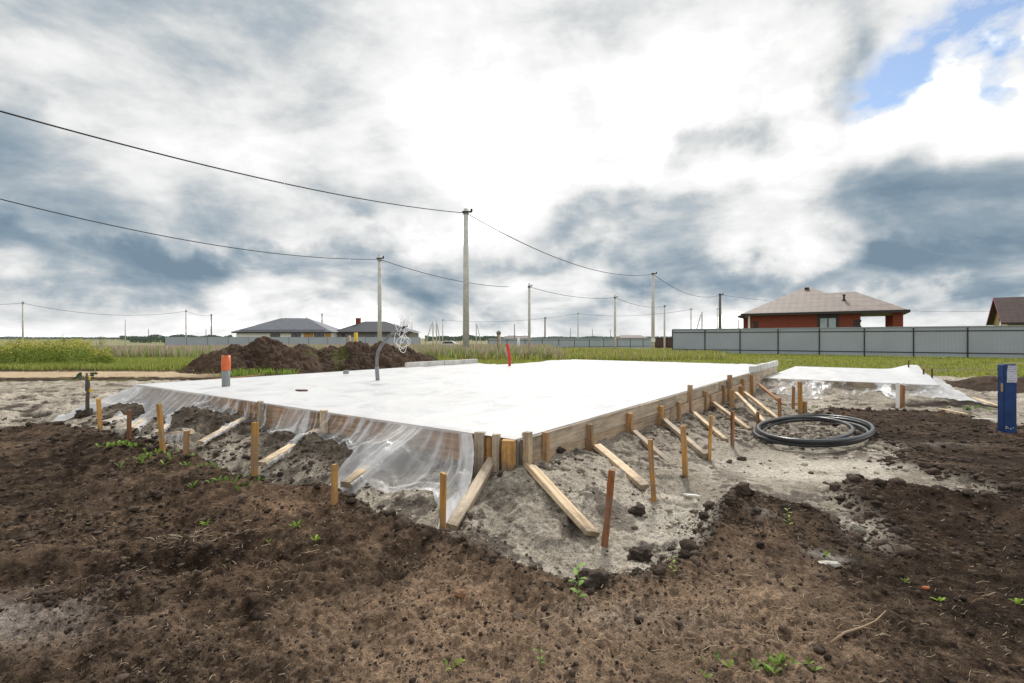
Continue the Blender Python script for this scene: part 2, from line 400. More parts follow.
def ground_color(x, y, sd, dirt, soil, lf, h, rough):
    n = len(x); r = np.hypot(x, y)
    def C(c): return np.tile(np.array(c, float), (n, 1))
    def mixc(a, b, t): return a+(b-a)*t[:, None]
    n1 = fbm(x, y, .9, 4, 110); n2 = fbm(x, y, .22, 4, 120); n3 = fbm(x, y, 3.0, 3, 130); n4 = fbm(x, y, .06, 3, 140)
    # topsoil
    P = at(600, 640); Q = at(330, 655); Q2 = at(690, 600)
    dry = .95*gauss(x, y, P[0]+.1, 2.05, .85, .5)+.6*gauss(x, y, -.55, 1.95, .8, .35)+.45*gauss(x, y, .3, 2.6, 1.0, .35)+.35*gauss(x, y, -1.6, 3.6, 1.3, .5)
    dry = np.clip(dry+.46*n1+.32*n2+.38*n4+.18, 0, 1)
    dry = dry*(1-.48*sst(1.3, 2.4, x)*sst(1.2, 1.9, y))*(1-.30*sst(-.9, -2.2, x))
    soilc = mixc(C((.037, .0245, .0165)), C((.28, .197, .134)), np.clip(dry, 0, 1))
    red = np.clip(n3*.8+n1*.4, 0, 1); soilc = mixc(soilc, soilc*np.array([1.12, 1.0, .92]), red)
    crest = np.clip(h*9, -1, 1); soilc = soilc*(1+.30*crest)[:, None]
    soilc = soilc*(1+.25*n2)[:, None]
    # grey ash patch at the left edge and pale crust
    A = at(20, 640); ash = gauss(x, y, A[0]-.1, A[1]+.02, .42, .22)*sst(-.3, .5, n1+n2)
    soilc = mixc(soilc, C((.30, .26, .235)), np.clip(ash*.9, 0, 1))
    for px, py, rx, ry, am in ((828, 566, .10, .05, 1.0), (790, 478, .5, .25, .5), (640, 640, .3, .1, .25), (760, 538, .07, .05, .5), (940, 445, .5, .12, .35), (905, 470, .35, .1, .5)):
        a = at(px, py); g = gauss(x, y, a[0], a[1], rx, ry)*sst(-.35, .35, n2+.4*n1+.3); soilc = mixc(soilc, C((.38, .35, .31)), np.clip(g*am*1.2, 0, 1))
    # sand
    sm = np.clip(.55+.7*n1+.45*n2, 0, 1)
    sandc = mixc(C((.27, .235, .19)), C((.57, .515, .43)), sm)
    pale = 0*x
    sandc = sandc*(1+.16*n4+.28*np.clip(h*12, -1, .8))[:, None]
    for px, py, rx, ry, am in ((830, 470, 1.0, .42, 1.0), (690, 520, .5, .5, .7), (860, 530, .35, .18, .9), (930, 375, 1.6, 1.2, .6), (790, 462, .8, .25, .6)):
        a = at(px, py); g = gauss(x, y, a[0], a[1], rx, ry)*sst(-.6, .3, n2+n1*.5); sandc = mixc(sandc, C((.68, .63, .54)), np.clip(g*am, 0, 1)); pale = pale+g*am
    spots = (1-np.clip(pale*1.2, 0, .9))*sst(.15, .45, n2+.5*n4+.2*fbm(x, y, 1.5, 2, 160)); sandc = mixc(sandc, C((.12, .10, .082)), spots*.85)
    # dark crumbs round the coil and the inner corner of the two slabs
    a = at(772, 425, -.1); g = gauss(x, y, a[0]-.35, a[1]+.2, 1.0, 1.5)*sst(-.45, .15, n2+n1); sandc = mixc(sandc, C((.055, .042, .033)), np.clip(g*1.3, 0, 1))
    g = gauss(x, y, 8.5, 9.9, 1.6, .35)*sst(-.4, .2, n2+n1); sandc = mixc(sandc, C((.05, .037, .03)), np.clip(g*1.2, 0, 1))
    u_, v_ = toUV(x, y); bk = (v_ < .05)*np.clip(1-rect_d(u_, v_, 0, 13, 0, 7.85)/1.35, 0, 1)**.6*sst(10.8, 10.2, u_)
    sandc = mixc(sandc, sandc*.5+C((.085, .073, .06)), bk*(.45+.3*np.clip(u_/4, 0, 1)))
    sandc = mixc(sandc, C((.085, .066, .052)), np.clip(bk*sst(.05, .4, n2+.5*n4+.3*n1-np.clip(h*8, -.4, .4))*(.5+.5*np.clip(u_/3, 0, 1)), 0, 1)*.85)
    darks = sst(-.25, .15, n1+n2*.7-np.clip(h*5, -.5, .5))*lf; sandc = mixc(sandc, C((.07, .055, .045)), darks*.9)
    # soil heap fields
    rim = np.exp(-((sd+.03)/.12)**2)*sst(14, 9, y)*(.55+.3*sst(4, 3, y)+.6*n1+.4*n2); soilc = mixc(soilc, C((.036, .026, .019)), np.clip(rim, 0, .85))  # dark clod rim, with the trench shadow at the lip painted into the soil colour
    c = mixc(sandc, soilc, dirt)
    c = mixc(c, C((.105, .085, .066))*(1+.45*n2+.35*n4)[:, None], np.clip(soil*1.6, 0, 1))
    # dark rough soil at the far right behind the blue marker
    g = gauss(x, y, 14.2, 14.6, 2.2, 1.5)*sst(-.5, .1, n1+n2); c = mixc(c, C((.055, .038, .028)), np.clip(1.4*g, 0, 1))
    # meadow beyond
    gm = sst(15.0, 16.6, y+1.1*n3+.9*n1-1.5*(x < -1)-1.2*sst(13, 14, x))
    gm = np.where(x < -6, sst(21.0, 22.2, y+.5*n1), gm)
    u, v = toUV(x, y)
    gm = np.maximum(gm, sst(20, 24, r)*(y < 0))
    green = mixc(C((.13, .155, .04)), C((.25, .245, .085)), np.clip(.5+n1+.3*n2, 0, 1))
    brown = sst(.1, .6, n3+n1*.9)*sst(34, 22, y)*(x > 2); green = mixc(green, C((.15, .11, .075)), brown*.85)
    fz = sst(34, 60, r); fieldc = mixc(C((.17, .21, .08)), C((.29, .225, .19)), np.clip(.5+n3, 0, 1)*sst(0, -15, x-.12*y))
    green = mixc(green, fieldc, fz*.8)
    c = mixc(c, green, gm)
    # sparse green among the pale sand left of the heap
    gp = sst(.1, .5, n1+n2)*sst(11, 15, y)*(x < -4)*(1-gm); c = mixc(c, C((.12, .14, .04)), gp*.45)
    # dirt road on the left
    w = y-19.2-.02*x-.3*n1; road = sst(1.7, 1.2, np.abs(w))*sst(-9.5, -12.5, x+.8*n1)
    roadc = C((.50, .385, .255))*(1+.12*n1+.1*n2)[:, None]
    c = mixc(c, roadc, road)
    # track between the poles
    t = np.clip((x-2.5)/(26-2.5), 0, 1); yy = 36+t*44
    tr = np.exp(-((y-yy)/(2.2+t*3))**4)*(x > -1)*(x < 40)*sst(-1, 4, x); c = mixc(c, C((.46, .38, .26)), np.clip(tr*(.75+.6*n1), 0, 1))
    c = np.clip(c, .012, .75)
    return c, gm

def build_ground():
    th_f = np.radians(np.arange(-56, 56.001, .125)); th_o = np.radians(np.arange(56+1.5, 304-1.4, 1.5))
    th = np.concatenate([th_f, th_o])      # closed ring, measured from +Y clockwise
    r1 = .25*1.035**np.arange(0, 46); r1 = r1[r1 < 1.15]
    r2 = 1.16*1.0031**np.arange(0, 1100); r2 = r2[r2 < 24]
    r3 = 24.2*1.012**np.arange(0, 140); r3 = r3[r3 < 110]
    r4 = 112*1.08**np.arange(0, 52); r4 = r4[r4 < 4800]
    R = np.concatenate([r1, r2, r3, r4])
    nr, nt = len(R), len(th)
    X = (R[:, None]*np.sin(th)[None]).ravel(); Y = (R[:, None]*np.cos(th)[None]).ravel()
    sd = sand_sd(X, Y); u, v = toUV(X, Y)
    d, dirt, soil, lf, rough = soil_detail(X, Y, sd, u, v)
    rr = np.hypot(X, Y)
    und = (rect_d(u, v, .03, 12.97, .03, 7.8) == 0) | (rect_d(u, v, 10.8, 16.9, -3.3, 0) == 0)
    d = np.where(und, -.1, d)
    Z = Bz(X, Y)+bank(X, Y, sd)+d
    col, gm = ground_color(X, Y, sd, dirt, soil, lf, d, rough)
    Z = Z+gm*.05*fbm(X, Y, 2.2, 3, 200)*sst(400, 60, rr)
    V = np.stack([X, Y, Z], 1)
    V = np.concatenate([V, [[0, 0, float(Bz(np.array([0.]), np.array([0.]))[0])]]]); cc = np.ones((len(V), 4)); cc[:-1, :3] = col; cc[-1, :3] = (.08, .06, .04)
    mk = np.zeros((len(V), 4)); mk[:, 3] = 1; mk[:-1, 0] = 1-dirt; mk[:-1, 1] = np.clip(dirt*(1-gm)+soil, 0, 1)
    i = np.arange(nr-1)[:, None]*nt; j = np.arange(nt)[None]; j2 = (j+1) % nt
    Q = np.stack([i+j, i+nt+j, i+nt+j2, i+j2], -1).reshape(-1, 4)
    o = np_mesh('ground', V, Q, M['ground'], smooth=True, colors={'col': cc, 'msk': mk})
    # close the small hole under the camera
    bm_f = np.array([[len(V)-1, k, (k+1) % nt] for k in range(nt)])
    me = o.data; L0 = len(me.loops); P0 = len(me.polygons)
    me.loops.add(bm_f.size); me.polygons.add(len(bm_f))
    vi = np.concatenate([Q.ravel(), bm_f.ravel()]).astype(np.int32); me.loops.foreach_set('vertex_index', vi)
    ls = np.concatenate([np.arange(0, Q.size, 4), Q.size+np.arange(0, bm_f.size, 3)]).astype(np.int32); me.polygons.foreach_set('loop_start', ls)
    lt = np.concatenate([np.full(len(Q), 4), np.full(len(bm_f), 3)]).astype(np.int32); me.polygons.foreach_set('loop_total', lt)
    me.polygons.foreach_set('use_smooth', np.ones(len(lt), bool)); me.update(calc_edges=True)
    tag(o, kind='structure')
    return o
build_ground()
def Hz(x, y):
    x = np.atleast_1d(np.asarray(x, float)); y = np.atleast_1d(np.asarray(y, float))
    sd = sand_sd(x, y); u, v = toUV(x, y); d = soil_detail(x, y, sd, u, v)[0]
    return Bz(x, y)+bank(x, y, sd)+d
def Hz1(x, y): return float(Hz(x, y)[0])

# ------------------------------------------------------------------ soil crumbs, straw
def ico(sub):
    import bmesh
    bm = bmesh.new(); bmesh.ops.create_icosphere(bm, subdivisions=sub, radius=1)
    V = np.array([v.co[:] for v in bm.verts]); Fc = np.array([[v.index for v in f.verts] for f in bm.faces]); bm.free(); return V, Fc
def rough_lump(sub, k, st=1.0):
    from mathutils import noise as mn
    V0, F0 = ico(sub); o = Vector((k*7.1, k*3.3, -k*1.7)); out = []
    for p in V0:
        q = Vector(p); r = 1+st*(.42*mn.fractal(q*1.1+o, 1.0, 2.0, 3)+.34*abs(mn.noise(q*2.6+o))+.16*mn.noise(q*6+o)+.10*mn.noise(q*13+o)); out.append(q*r)
    return np.array([tuple(v) for v in out]), F0
def scatter_clods():
    small = [rough_lump(1, k, 1.2) for k in range(16)]; large = [rough_lump(3, k+40, 1.25) for k in range(10)]
    n = 60000
    r = 1.35*np.exp(rng.random(n)*math.log(12/1.35)); th = np.radians(rng.uniform(-50, 50, n))
    x = r*np.sin(th); y = r*np.cos(th); sd = sand_sd(x, y); u, v = toUV(x, y)
    dm = rect_d(u, v, 0, 13, 0, 7.85); de = rect_d(u, v, 10.7, 17, -3.4, 0)
    clus = sst(.45, .8, vn(x*1.6, y*1.6, 301)+.3*fbm(x, y, .3, 2, 305))
    dens = np.where(sd > .05, .10+.9*clus, .22+.9*clus)
    dens = dens+.9*np.exp(-((sd+.05)/.14)**2)+((u < 0) & (u > -1.1) & (v > .6) & (v < 7.7))*.5
    pb = at(820, 468); dens = dens*np.where(sd > .12, 1-.93*np.clip(gauss(x, y, pb[0]-.1, pb[1]+.1, 1.5, 1.0)*1.6, 0, 1), 1)
    keep = (rng.random(n) < dens) & (dm > .08) & (de > .1); x, y, r, sd, u, v = x[keep], y[keep], r[keep], sd[keep], u[keep], v[keep]; n = len(x)
    z = Hz(x, y); size = np.exp(rng.normal(math.log(.0052), .5, n))*np.clip(r/3.0, .8, 2.4)
    big = rng.random(n) < np.where(np.abs(sd+.05) < .15, .06, np.where(sd > 0, .004, .0025)); size = np.where(big, size*rng.uniform(2.0, 4.2, n), size)
    size = np.clip(size, .003, np.where(np.abs(sd+.05) < .2, .042, .026))
    VV = []; FF = []; CC = []; off = 0
    for i in range(n):
        s = size[i]; b, f = (large[i % 10] if s > .017 else small[i % 16]); a = rng.uniform(0, 6.28); ca, sa = math.cos(a), math.sin(a); sq = rng.uniform(.5, .85)
        VV.append(np.stack([(b[:, 0]*ca-b[:, 1]*sa)*s+x[i], (b[:, 0]*sa+b[:, 1]*ca)*s+y[i], b[:, 2]*s*sq+z[i]+s*.15], 1)); FF.append(f+off); off += len(b)
        if sd[i] > .05:
            c = np.array((.34, .30, .245))*rng.uniform(.5, 1.4) if rng.random() < .62 else np.array((.12, .098, .078))*rng.uniform(.5, 1.5)
            if u[i] < 0 and v[i] > .8: c = np.array((.09, .074, .06))*rng.uniform(.6, 1.5)
        else: c = np.array((.066, .049, .038))*rng.uniform(.4, 1.7)
        CC.append(np.tile([*c, 1], (len(b), 1)))
    o = np_mesh('soil_crumbs', np.concatenate(VV), np.concatenate(FF), M['clod'], smooth=False, colors={'col': np.concatenate(CC)})
    tag(o, 'loose crumbs and small clods of soil strewn over the sand and topsoil', 'soil crumbs', kind='stuff')
scatter_clods()
def scatter_straw():
    V = []; Fc = []; Cc = []
    pts = []
    for _ in range(5500):
        r = 1.4*math.exp(random.random()*math.log(6.5/1.4)); t = math.radians(random.uniform(-52, 52)); pts.append((r*math.sin(t), r*math.cos(t), random.uniform(.006, .030)))
    for px, py, rx, ry, n in ((195, 548, .28, .10, 110), (690, 635, .22, .12, 110), (860, 640, .18, .10, 60), (170, 520, .4, .15, 60), (740, 605, .3, .1, 60), (240, 575, .3, .1, 50), (640, 540, .2, .2, 40), (990, 590, .3, .1, 40)):
        a = at(px, py, .03)
        for _ in range(n): pts.append((random.gauss(a[0], rx), random.gauss(a[1], ry), random.uniform(.02, .075)))
    P = np.array(pts); sd = sand_sd(P[:, 0], P[:, 1]); z0 = Hz(P[:, 0], P[:, 1])
    for (x, y, L), s, z in zip(pts, sd, z0):
        if s > .1 and random.random() < .85: continue
        a = random.uniform(0, math.pi); a = a if random.random() < .5 else random.gauss(0, .5)
        w = random.uniform(.0005, .0013)*(1+.25*(y-2)); dx, dy = math.cos(a)*L/2, math.sin(a)*L/2; nx, ny = -math.sin(a)*w, math.cos(a)*w
        bend = random.uniform(-.12, .12)*L; t1 = random.uniform(.0, .012); t2 = random.uniform(-.002, .018)
        q = [(x-dx, y-dy, z+t1+.003), (x-math.sin(a)*bend, y+math.cos(a)*bend, z+.008+random.uniform(0, .008)), (x+dx, y+dy, z+t2+.003)]
        b = len(V)
        for p in q: V += [(p[0]-nx, p[1]-ny, p[2]), (p[0]+nx, p[1]+ny, p[2]+w)]
        Fc += [(b, b+2, b+3, b+1), (b+2, b+4, b+5, b+3)]
        k = random.uniform(.35, 1.05); c = (.42*k, .33*k, .22*k, 1) if random.random() < .6 else (.2*k, .13*k, .08*k, 1)
        Cc += [c]*6
    o = np_mesh('straw', np.array(V), np.array(Fc), M['straw'], colors={'col': np.array(Cc)})
    tag(o, 'scattered bits of dry straw and rootlets on the brown topsoil', 'straw', kind='stuff')
scatter_straw()

# ------------------------------------------------------------------ SLABS AND SHEETING
TOP = .45
def slab_mesh(poly, z0, z1, mat, name):
    pts = [UV(a, b) for a, b in poly]; n = len(pts)
    V = [(p[0], p[1], z0) for p in pts]+[(p[0], p[1], z1) for p in pts]
    return link_mesh(name, V, [tuple(range(n, 2*n))]+[tuple(range(n-1, -1, -1))]+[(i, (i+1) % n, n+(i+1) % n, n+i) for i in range(n)], mat)
s = slab_mesh([(.03, .03), (12.95, .03), (12.95, 6.65), (8.8, 6.65), (8.8, 7.8), (.03, 7.8)], -.25, TOP-.02, M['slab'], 'foundation_slab')
tag(s, 'large rectangular concrete foundation slab hidden under white plastic sheeting', 'foundation')
s = slab_mesh([(10.8, -3.25), (16.9, -3.25), (16.9, -.06), (10.8, -.06)], -.4, .225, M['slab'], 'foundation_slab')
tag(s, 'lower side slab joined to the right of the main foundation under white film', 'foundation')

def sheet(name, frames, top_poly_grid, e_fn, op_fn, ztop, label, fold=.012, rows=34, tent=1.5, main_corner=0.0, sf=1.0):
    """frames: list of (u, v, ou, ov, a): rim points with outward direction and running length"""
    V = []; Cc = []; Fq = []
    # rim skirt
    nf = len(frames)
    U = np.array([f[0] for f in frames]); Vv = np.array([f[1] for f in frames]); OU = np.array([f[2] for f in frames]); OV = np.array([f[3] for f in frames]); A = np.array([f[4] for f in frames])
    E = np.array([e_fn(a) for a in A]); ZT = np.array([ztop(u, v) for u, v in zip(U, Vv)])
    rnd = fbm(A, A*0+3, .22, 4, 400); rnd2 = fbm(A, A*0+9, .05, 3, 410)
    E = E*(1+.13*rnd)
    for k in range(rows):
        s_ = k/(rows-1)
        out = .045+E*s_**1.25
        shear = .10*fbm(A, A*0+s_*1.2, .7, 2, 420)*s_
        lu = U+OU*out-OV*shear; lv = Vv+OV*out+OU*shear-(main_corner*.62*E*np.exp(-((A-.44)/.30)**2)*s_)
        x, y = UV(lu, lv)
        g = Hz(x, y)+.012
        zt = g+(ZT-g)*(1-s_)**tent+fold*s_*(1-s_)*3*(fbm(A*1.0, A*0+s_*.6, .09, 3, 430))*np.clip(E*2, .6, 1.5)
        z = np.maximum(zt, g+.010*(1+fbm(A, A*0+s_*3, .1, 2, 440)))
        z = z if k else ZT
        cr = .012*s_**.5*fbm(A*1.0+s_*.4, A*0+s_*2.2, .045, 3, 470); x = x+(UD[0]*OU+VD[0]*OV)*cr; y = y+(UD[1]*OU+VD[1]*OV)*cr
        for i in range(nf):
            V.append((x[i], y[i], z[i])); Cc.append((op_fn(A[i], s_), A[i]*sf, s_*.6/sf**1.5, 1))
    for k in range(rows-1):
        for i in range(nf-1):
            b = k*nf+i; Fq.append((b, b+1, b+nf+1, b+nf))
    # top
    us, vs, inside = top_poly_grid
    base = len(V); gu, gv = np.meshgrid(us, vs, indexing='ij'); x, y = UV(gu.ravel(), gv.ravel())
    wr = fbm(gu.ravel()*.45+gv.ravel()*.15, gv.ravel()*1.6, .55, 4, 450); wr2 = fbm(gu.ravel(), gv.ravel(), 1.6, 3, 460)
    zt = np.array([ztop(a, b) for a, b in zip(gu.ravel(), gv.ravel())])
    du = np.minimum(np.minimum(gu-us[0], us[-1]-gu), np.minimum(gv-vs[0], vs[-1]-gv)).ravel(); fade = np.clip(du/.25, 0, 1)
    z = zt+.004+fade*(.03*np.maximum(wr, -.3)+.028*np.maximum(wr2, -.2)+.012*billow(gu.ravel()*.5, gv.ravel()*2.2, .3, 2, 465)*sst(-.1, .4, wr2))
    nv = len(vs)
    for i in range(len(x)): V.append((x[i], y[i], z[i])); Cc.append((1.0, gu.ravel()[i], gv.ravel()[i], 1))
    for i in range(len(us)-1):
        for j in range(nv-1):
            if inside((us[i]+us[i+1])/2, (vs[j]+vs[j+1])/2):
                b = base+i*nv+j; Fq.append((b, b+nv, b+nv+1, b+1))
    o = np_mesh(name, np.array(V), np.array(Fq), M['film'], smooth=True, colors={'col': np.array(Cc)})
    tag(o, label, 'plastic sheet'); return o
def interp(tab):
    xs = [t[0] for t in tab]; ys = [t[1] for t in tab]; return lambda a: float(np.interp(a, xs, ys))
# main sheet
fr = []
for a in np.arange(.44, 7.85, .018): fr.append((0, a, -1, 0, a))
for k in range(30):
    t = (k+1)/30*math.pi/2; fr.append((0, 7.85, -math.cos(t), math.sin(t), 7.85+k*.02))
for a in np.arange(0, 5.9, .03): fr.append((a, 7.85, 0, 1, 8.45+a))
e1 = interp([(.44, .98), (.50, .60), (.6, .42), (.8, .62), (1.0, .82), (1.25, .80), (1.42, .42), (1.8, .20), (2.4, .22), (2.7, .08), (3.0, .30), (3.5, .10), (4, .06), (4.6, .16), (5.2, .2), (5.6, .55), (6.2, .62), (6.6, .25), (7.2, .25), (7.85, .5), (8.05, 1.15), (8.3, .9), (8.6, .3), (15, .2)])
o1 = interp([(.44, .85), (.5, .3), (.56, .10), (.8, .22), (1.0, .34), (1.3, .36), (1.6, .18), (2.6, -.05), (3.0, .35), (3.3, .1), (4, -.15), (4.5, .05), (5.5, .34), (6.5, .40), (7.2, .35), (7.9, .65), (15, .9)])
def op_main(a, s_): return min(1, o1(a)+.95*max(0, 1-s_/.045)+.10*s_)
sh_main = sheet('plastic_sheet', fr, (np.linspace(-.045, 13, 230), np.linspace(0, 7.85+.045, 150), lambda u, v: not (u > 8.8 and v > 6.7)), e1, op_main, lambda u, v: TOP+.012,
    'huge white plastic sheet over the main slab, its clear skirt hanging over the left boards', main_corner=1.0)
# side sheet
fr = []
for a in np.arange(0, 3.3, .025): fr.append((10.72, -.05-a, -1, 0, a))
for k in range(24):
    t = (k+1)/24*math.pi/2; fr.append((10.72, -3.35, -math.cos(t), -math.sin(t), 3.3+k*.02))
for a in np.arange(0, 6.2, .04): fr.append((10.72+a, -3.35, 0, -1, 3.8+a))
e2 = interp([(0, .8), (.8, 1.0), (1.4, 1.05), (2.0, .8), (2.35, .25), (2.5, .9), (3.0, .45), (3.4, .45), (3.7, .75), (4.2, .6), (10, .5)])
o2 = interp([(0, .0), (.6, .2), (1.2, .15), (1.6, -.25), (2.0, -.3), (2.25, -.1), (2.32, .9), (2.45, .9), (2.5, .0), (2.9, .15), (3.2, .5), (3.4, .85), (10, .93)])
def op_side(a, s_): return min(1, o2(a)+.95*max(0, 1-s_/.03))
def zt2(u, v): return .248+.05*float(sst(-2.75, -3.2, v))*float(sst(11.0, 12.2, u))+.10*float(sst(-2.5, -3.3, v))*float(sst(14, 16.5, u))
sh_side = sheet('plastic_sheet', fr, (np.linspace(10.675, 17, 90), np.linspace(-3.395, -.05, 60), lambda u, v: True), e2, op_side, zt2,
    'smaller white plastic sheet over the lower side slab, sloping to the ground at right', rows=26, tent=2.6, fold=.006, sf=.45)
# flaps of the main sheet wrapped round the braces on the left
def flap(p0, p1, w, drop, op, seed):
    p0 = Vector(p0); p1 = Vector(p1); d = (p1-p0); L = d.length; d.normalize(); sd_ = d.cross(Vector((0, 0, 1))).normalized()
    n, m = 40, 15; V = []; Cc = []; Fq = []
    for i in range(n):
        t = i/(n-1); c = p0+d*(L*t)
        for j in range(m):
            q = j/(m-1)*2-1; aq = abs(q); out = w*min(aq/.35, 1)+(drop*.35*max(0, aq-.35)); dz = .012-max(0, aq-.35)/.65*drop*(1 if q < 0 else .75)*(1+.35*math.sin(t*9+seed))
            p = c+sd_*(math.copysign(out, q)); z = p.z+dz+.008*math.sin(i*1.7+j+seed)*max(0, aq-.3)
            z = max(z, Hz1(p.x, p.y)+.006)
            V.append((p.x, p.y, z)); Cc.append((op if aq < .4 else op*.5, t*L*2.2+seed, aq*.6, 1))
    for i in range(n-1):
        for j in range(m-1): b = i*m+j; Fq.append((b, b+m, b+m+1, b+1))
    np_mesh('film_flap', np.array(V), np.array(Fq), M['film'], sh_main, True, {'col': np.array(Cc)})

# ------------------------------------------------------------------ TIMBER
def beam(name, p0, p1, w, t, mat, parent=None, roll=0, skew=0.0, point=False):
    """sawn timber from p0 to p1; w across, t thick"""
    p0 = Vector(p0); p1 = Vector(p1); d = p1-p0; L = d.length; X = d.normalized()
    ref = Vector((0, 0, 1)) if abs(X.z) < .9 else Vector((UD[0], UD[1], 0))
    Y = ref.cross(X).normalized(); Z = X.cross(Y)
    R = Matrix((X, Y, Z)).transposed().to_4x4(); R = R @ Matrix.Rotation(roll, 4, 'X'); R.translation = p0
    nseg = 6; V = []; Fq = []; c = min(w, t)*.08
    prof = [(-w/2+c, -t/2), (w/2-c, -t/2), (w/2, -t/2+c), (w/2, t/2-c), (w/2-c, t/2), (-w/2+c, t/2), (-w/2, t/2-c), (-w/2, -t/2+c)]
    bow = random.uniform(-.004, .004)*L*2
    for i in range(nseg+1):
        s_ = i/nseg; o = bow*math.sin(math.pi*s_)
        for k, (a, b) in enumerate(prof):
            jx = skew*a if i in (0, nseg) else 0
            V.append((s_*L+jx+(random.uniform(-.003, .003) if i in (0, nseg) else 0), a+o+random.uniform(-.0008, .0008), b+random.uniform(-.0008, .0008)))
    for i in range(nseg):
        for k in range(8): Fq.append((i*8+k, i*8+(k+1) % 8, (i+1)*8+(k+1) % 8, (i+1)*8+k))
    Fq += [tuple(range(7, -1, -1)), tuple(range(nseg*8, nseg*8+8))]
    o = link_mesh(name, V, Fq, mat, parent); o.matrix_world = R if parent is None else R
    return o
# formwork boards
form = empty('timber_formwork', (*UV(0, 0), 0)); tag(form, 'long timber plank formwork boxing in the edges of the main foundation slab', 'formwork')
def fboard(name, uv0, uv1, z0, z1, mat, t=.028):
    a = UV(*uv0); b = UV(*uv1); zc = (z0+z1)/2
    o = beam(name, (a[0], a[1], zc), (b[0], b[1], zc), t, z1-z0, mat)
    o.parent = form; o.matrix_parent_inverse = Matrix.Translation((-form.location[0], -form.location[1], -form.location[2]))
    return o
o_ = -.016
cuts = [0.02, 3.1, 6.15, 9.25]
for i in range(3):
    fboard('form_board', (cuts[i], o_), (cuts[i+1]-.006, o_), .30+random.uniform(-.004, .004), .452+random.uniform(-.003, .004), M['wood_grey'])
    fboard('form_board', (cuts[i]+(.4 if i else 0), o_-.002), (cuts[i+1]+.394, o_-.002), .13-.08*i, .296, M['wood_tan'])
fboard('form_board', (9.65, o_), (13, o_), -.1, .12, M['wood_grey'])
fboard('form_board', (9.25, o_), (13, o_), .124, .452, M['wood_grey'])
cl = [.02, 2.6, 5.2, 7.85]
for i in range(3):
    fboard('form_board', (-.0, cl[i]), (-.0, cl[i+1]-.006), .295, .452, M['wood_board'])
    fboard('form_board', (-.002, cl[i]+.01), (-.002, cl[i+1]-.01), .10, .291, M['wood_board'])
fboard('form_board', (.02, 7.88), (5.85, 7.88), .15, .455, M['wood_brown'])
for va, vb in ((0, -1.6), (-1.61, -3.3)):
    fboard('form_board', (10.74, va-.08), (10.74, vb), .02, .235, M['wood_grey'])
# raised grey kerbs
def kerb(segs, lab, mat):
    (u0, v0), _ = segs[0]; e = empty('raised_kerb_formwork', (*UV(u0, v0), TOP)); tag(e, lab, 'kerb formwork')
    for (a, b) in segs:
        A = UV(*a); B = UV(*b); h = random.uniform(.135, .155)
        o = beam('kerb_board', (A[0], A[1], TOP+h/2), (B[0], B[1], TOP+h/2), .10, h, mat)
        o.parent = e; o.matrix_parent_inverse = Matrix.Translation(-e.location)
    return e
kerb([((9.3+i*.94, .0), (9.3+i*.94+.9, .0)) for i in range(4)], 'low row of grey boards standing on the right edge between the two slabs', M['grey_form'])
kerb([((5.9, 7.75), (7.3, 7.75)), ((7.33, 7.75), (8.8, 7.75))], 'low grey concrete kerb on the far left edge of the slab, beside the earth heap', M['concrete'])

# posts against the right-hand boards: px centre, top y, bottom y, width px, material, off
def on_right(px, off=0.045):
    k = (px-512)/F; b = C0[0]-VD[0]*off; c = C0[1]-VD[1]*off      # line: (b + .584 u , c + .812 u)
    u = (k*c-b)/(UD[0]-k*UD[1]); return b+UD[0]*u, c+UD[1]*u, u
def on_left(px, off=0.045):
    k = (px-512)/F; b = C0[0]-UD[0]*off; c = C0[1]-UD[1]*off
    v = (k*c-b)/(VD[0]-k*VD[1]); return b+VD[0]*v, c+VD[1]*v, v
def zpx(py, D): return CAMZ-(py-HY)*D/F
G_R = 'timber posts holding the right formwork boards'
ordn = ['first', 'second', 'third', 'fourth', 'fifth', 'sixth', 'seventh', 'eighth', 'ninth', 'tenth', 'eleventh', 'twelfth', 'thirteenth', 'fourteenth']
posts = [  # px, ytop, ybot, wpx, mat, offset, look
 (527, 432, 466, 10, 'wood_pale', .05, 'pale'), (545, 432, 470, 8, 'wood_brown', .045, 'brown'), (590, 424, 451, 8, 'wood_brown', .045, 'slim brown'),
 (629.5, 413, 440, 9, 'wood_brown', .05, 'thick brown'), (660, 406, 425, 7, 'wood_orange', .05, 'honey coloured'), (678, 402, 419, 6, 'wood_brown', .045, 'short brown'),
 (690, 385, 415, 5.5, 'wood_brown', .05, 'tall standing well above the boards, brown'), (704.5, 391, 408, 5, 'wood_brown', .045, 'brown'), (710, 395, 406, 3.8, 'wood_brown', .05, 'stubby brown'),
 (723, 385, 409, 4.4, 'wood_brown', .045, 'brown'), (729.8, 375, 412, 5.5, 'wood_brown', .07, 'tallest, rising far above the boards, brown'), (741, 386, 409, 5.5, 'wood_orange', .16, 'leaning honey coloured'),
 (742.7, 379, 391, 4, 'wood_brown', .045, 'small brown'), (751.2, 375, 397, 5, 'wood_orange', .05, 'last, honey coloured')]
labs = ['pale timber post on the right boards, nearest the front corner of the slab', 'brown timber post, second from the front corner on the right boards',
 'slim brown timber post alone in the first wide gap of the right boards', 'thick brown timber post above the third diagonal brace from the corner',
 'honey coloured timber post at the head of the fourth diagonal brace', 'short brown timber post just before the tall one on the right boards',
 'tall brown timber post rising above the right boards halfway along', 'brown timber post just beyond the halfway tall one on the right boards',
 'stubby timber post at the head of the sixth diagonal brace', 'brown timber post just in front of the tallest one on the right boards',
 'tallest brown timber post on the right boards, rising far above the sheet', 'leaning honey coloured timber post set off the right boards near the side slab',
 'small brown post end showing behind the leaning post near the side slab', 'farthest timber post on the right boards, at the inner corner by the side slab']
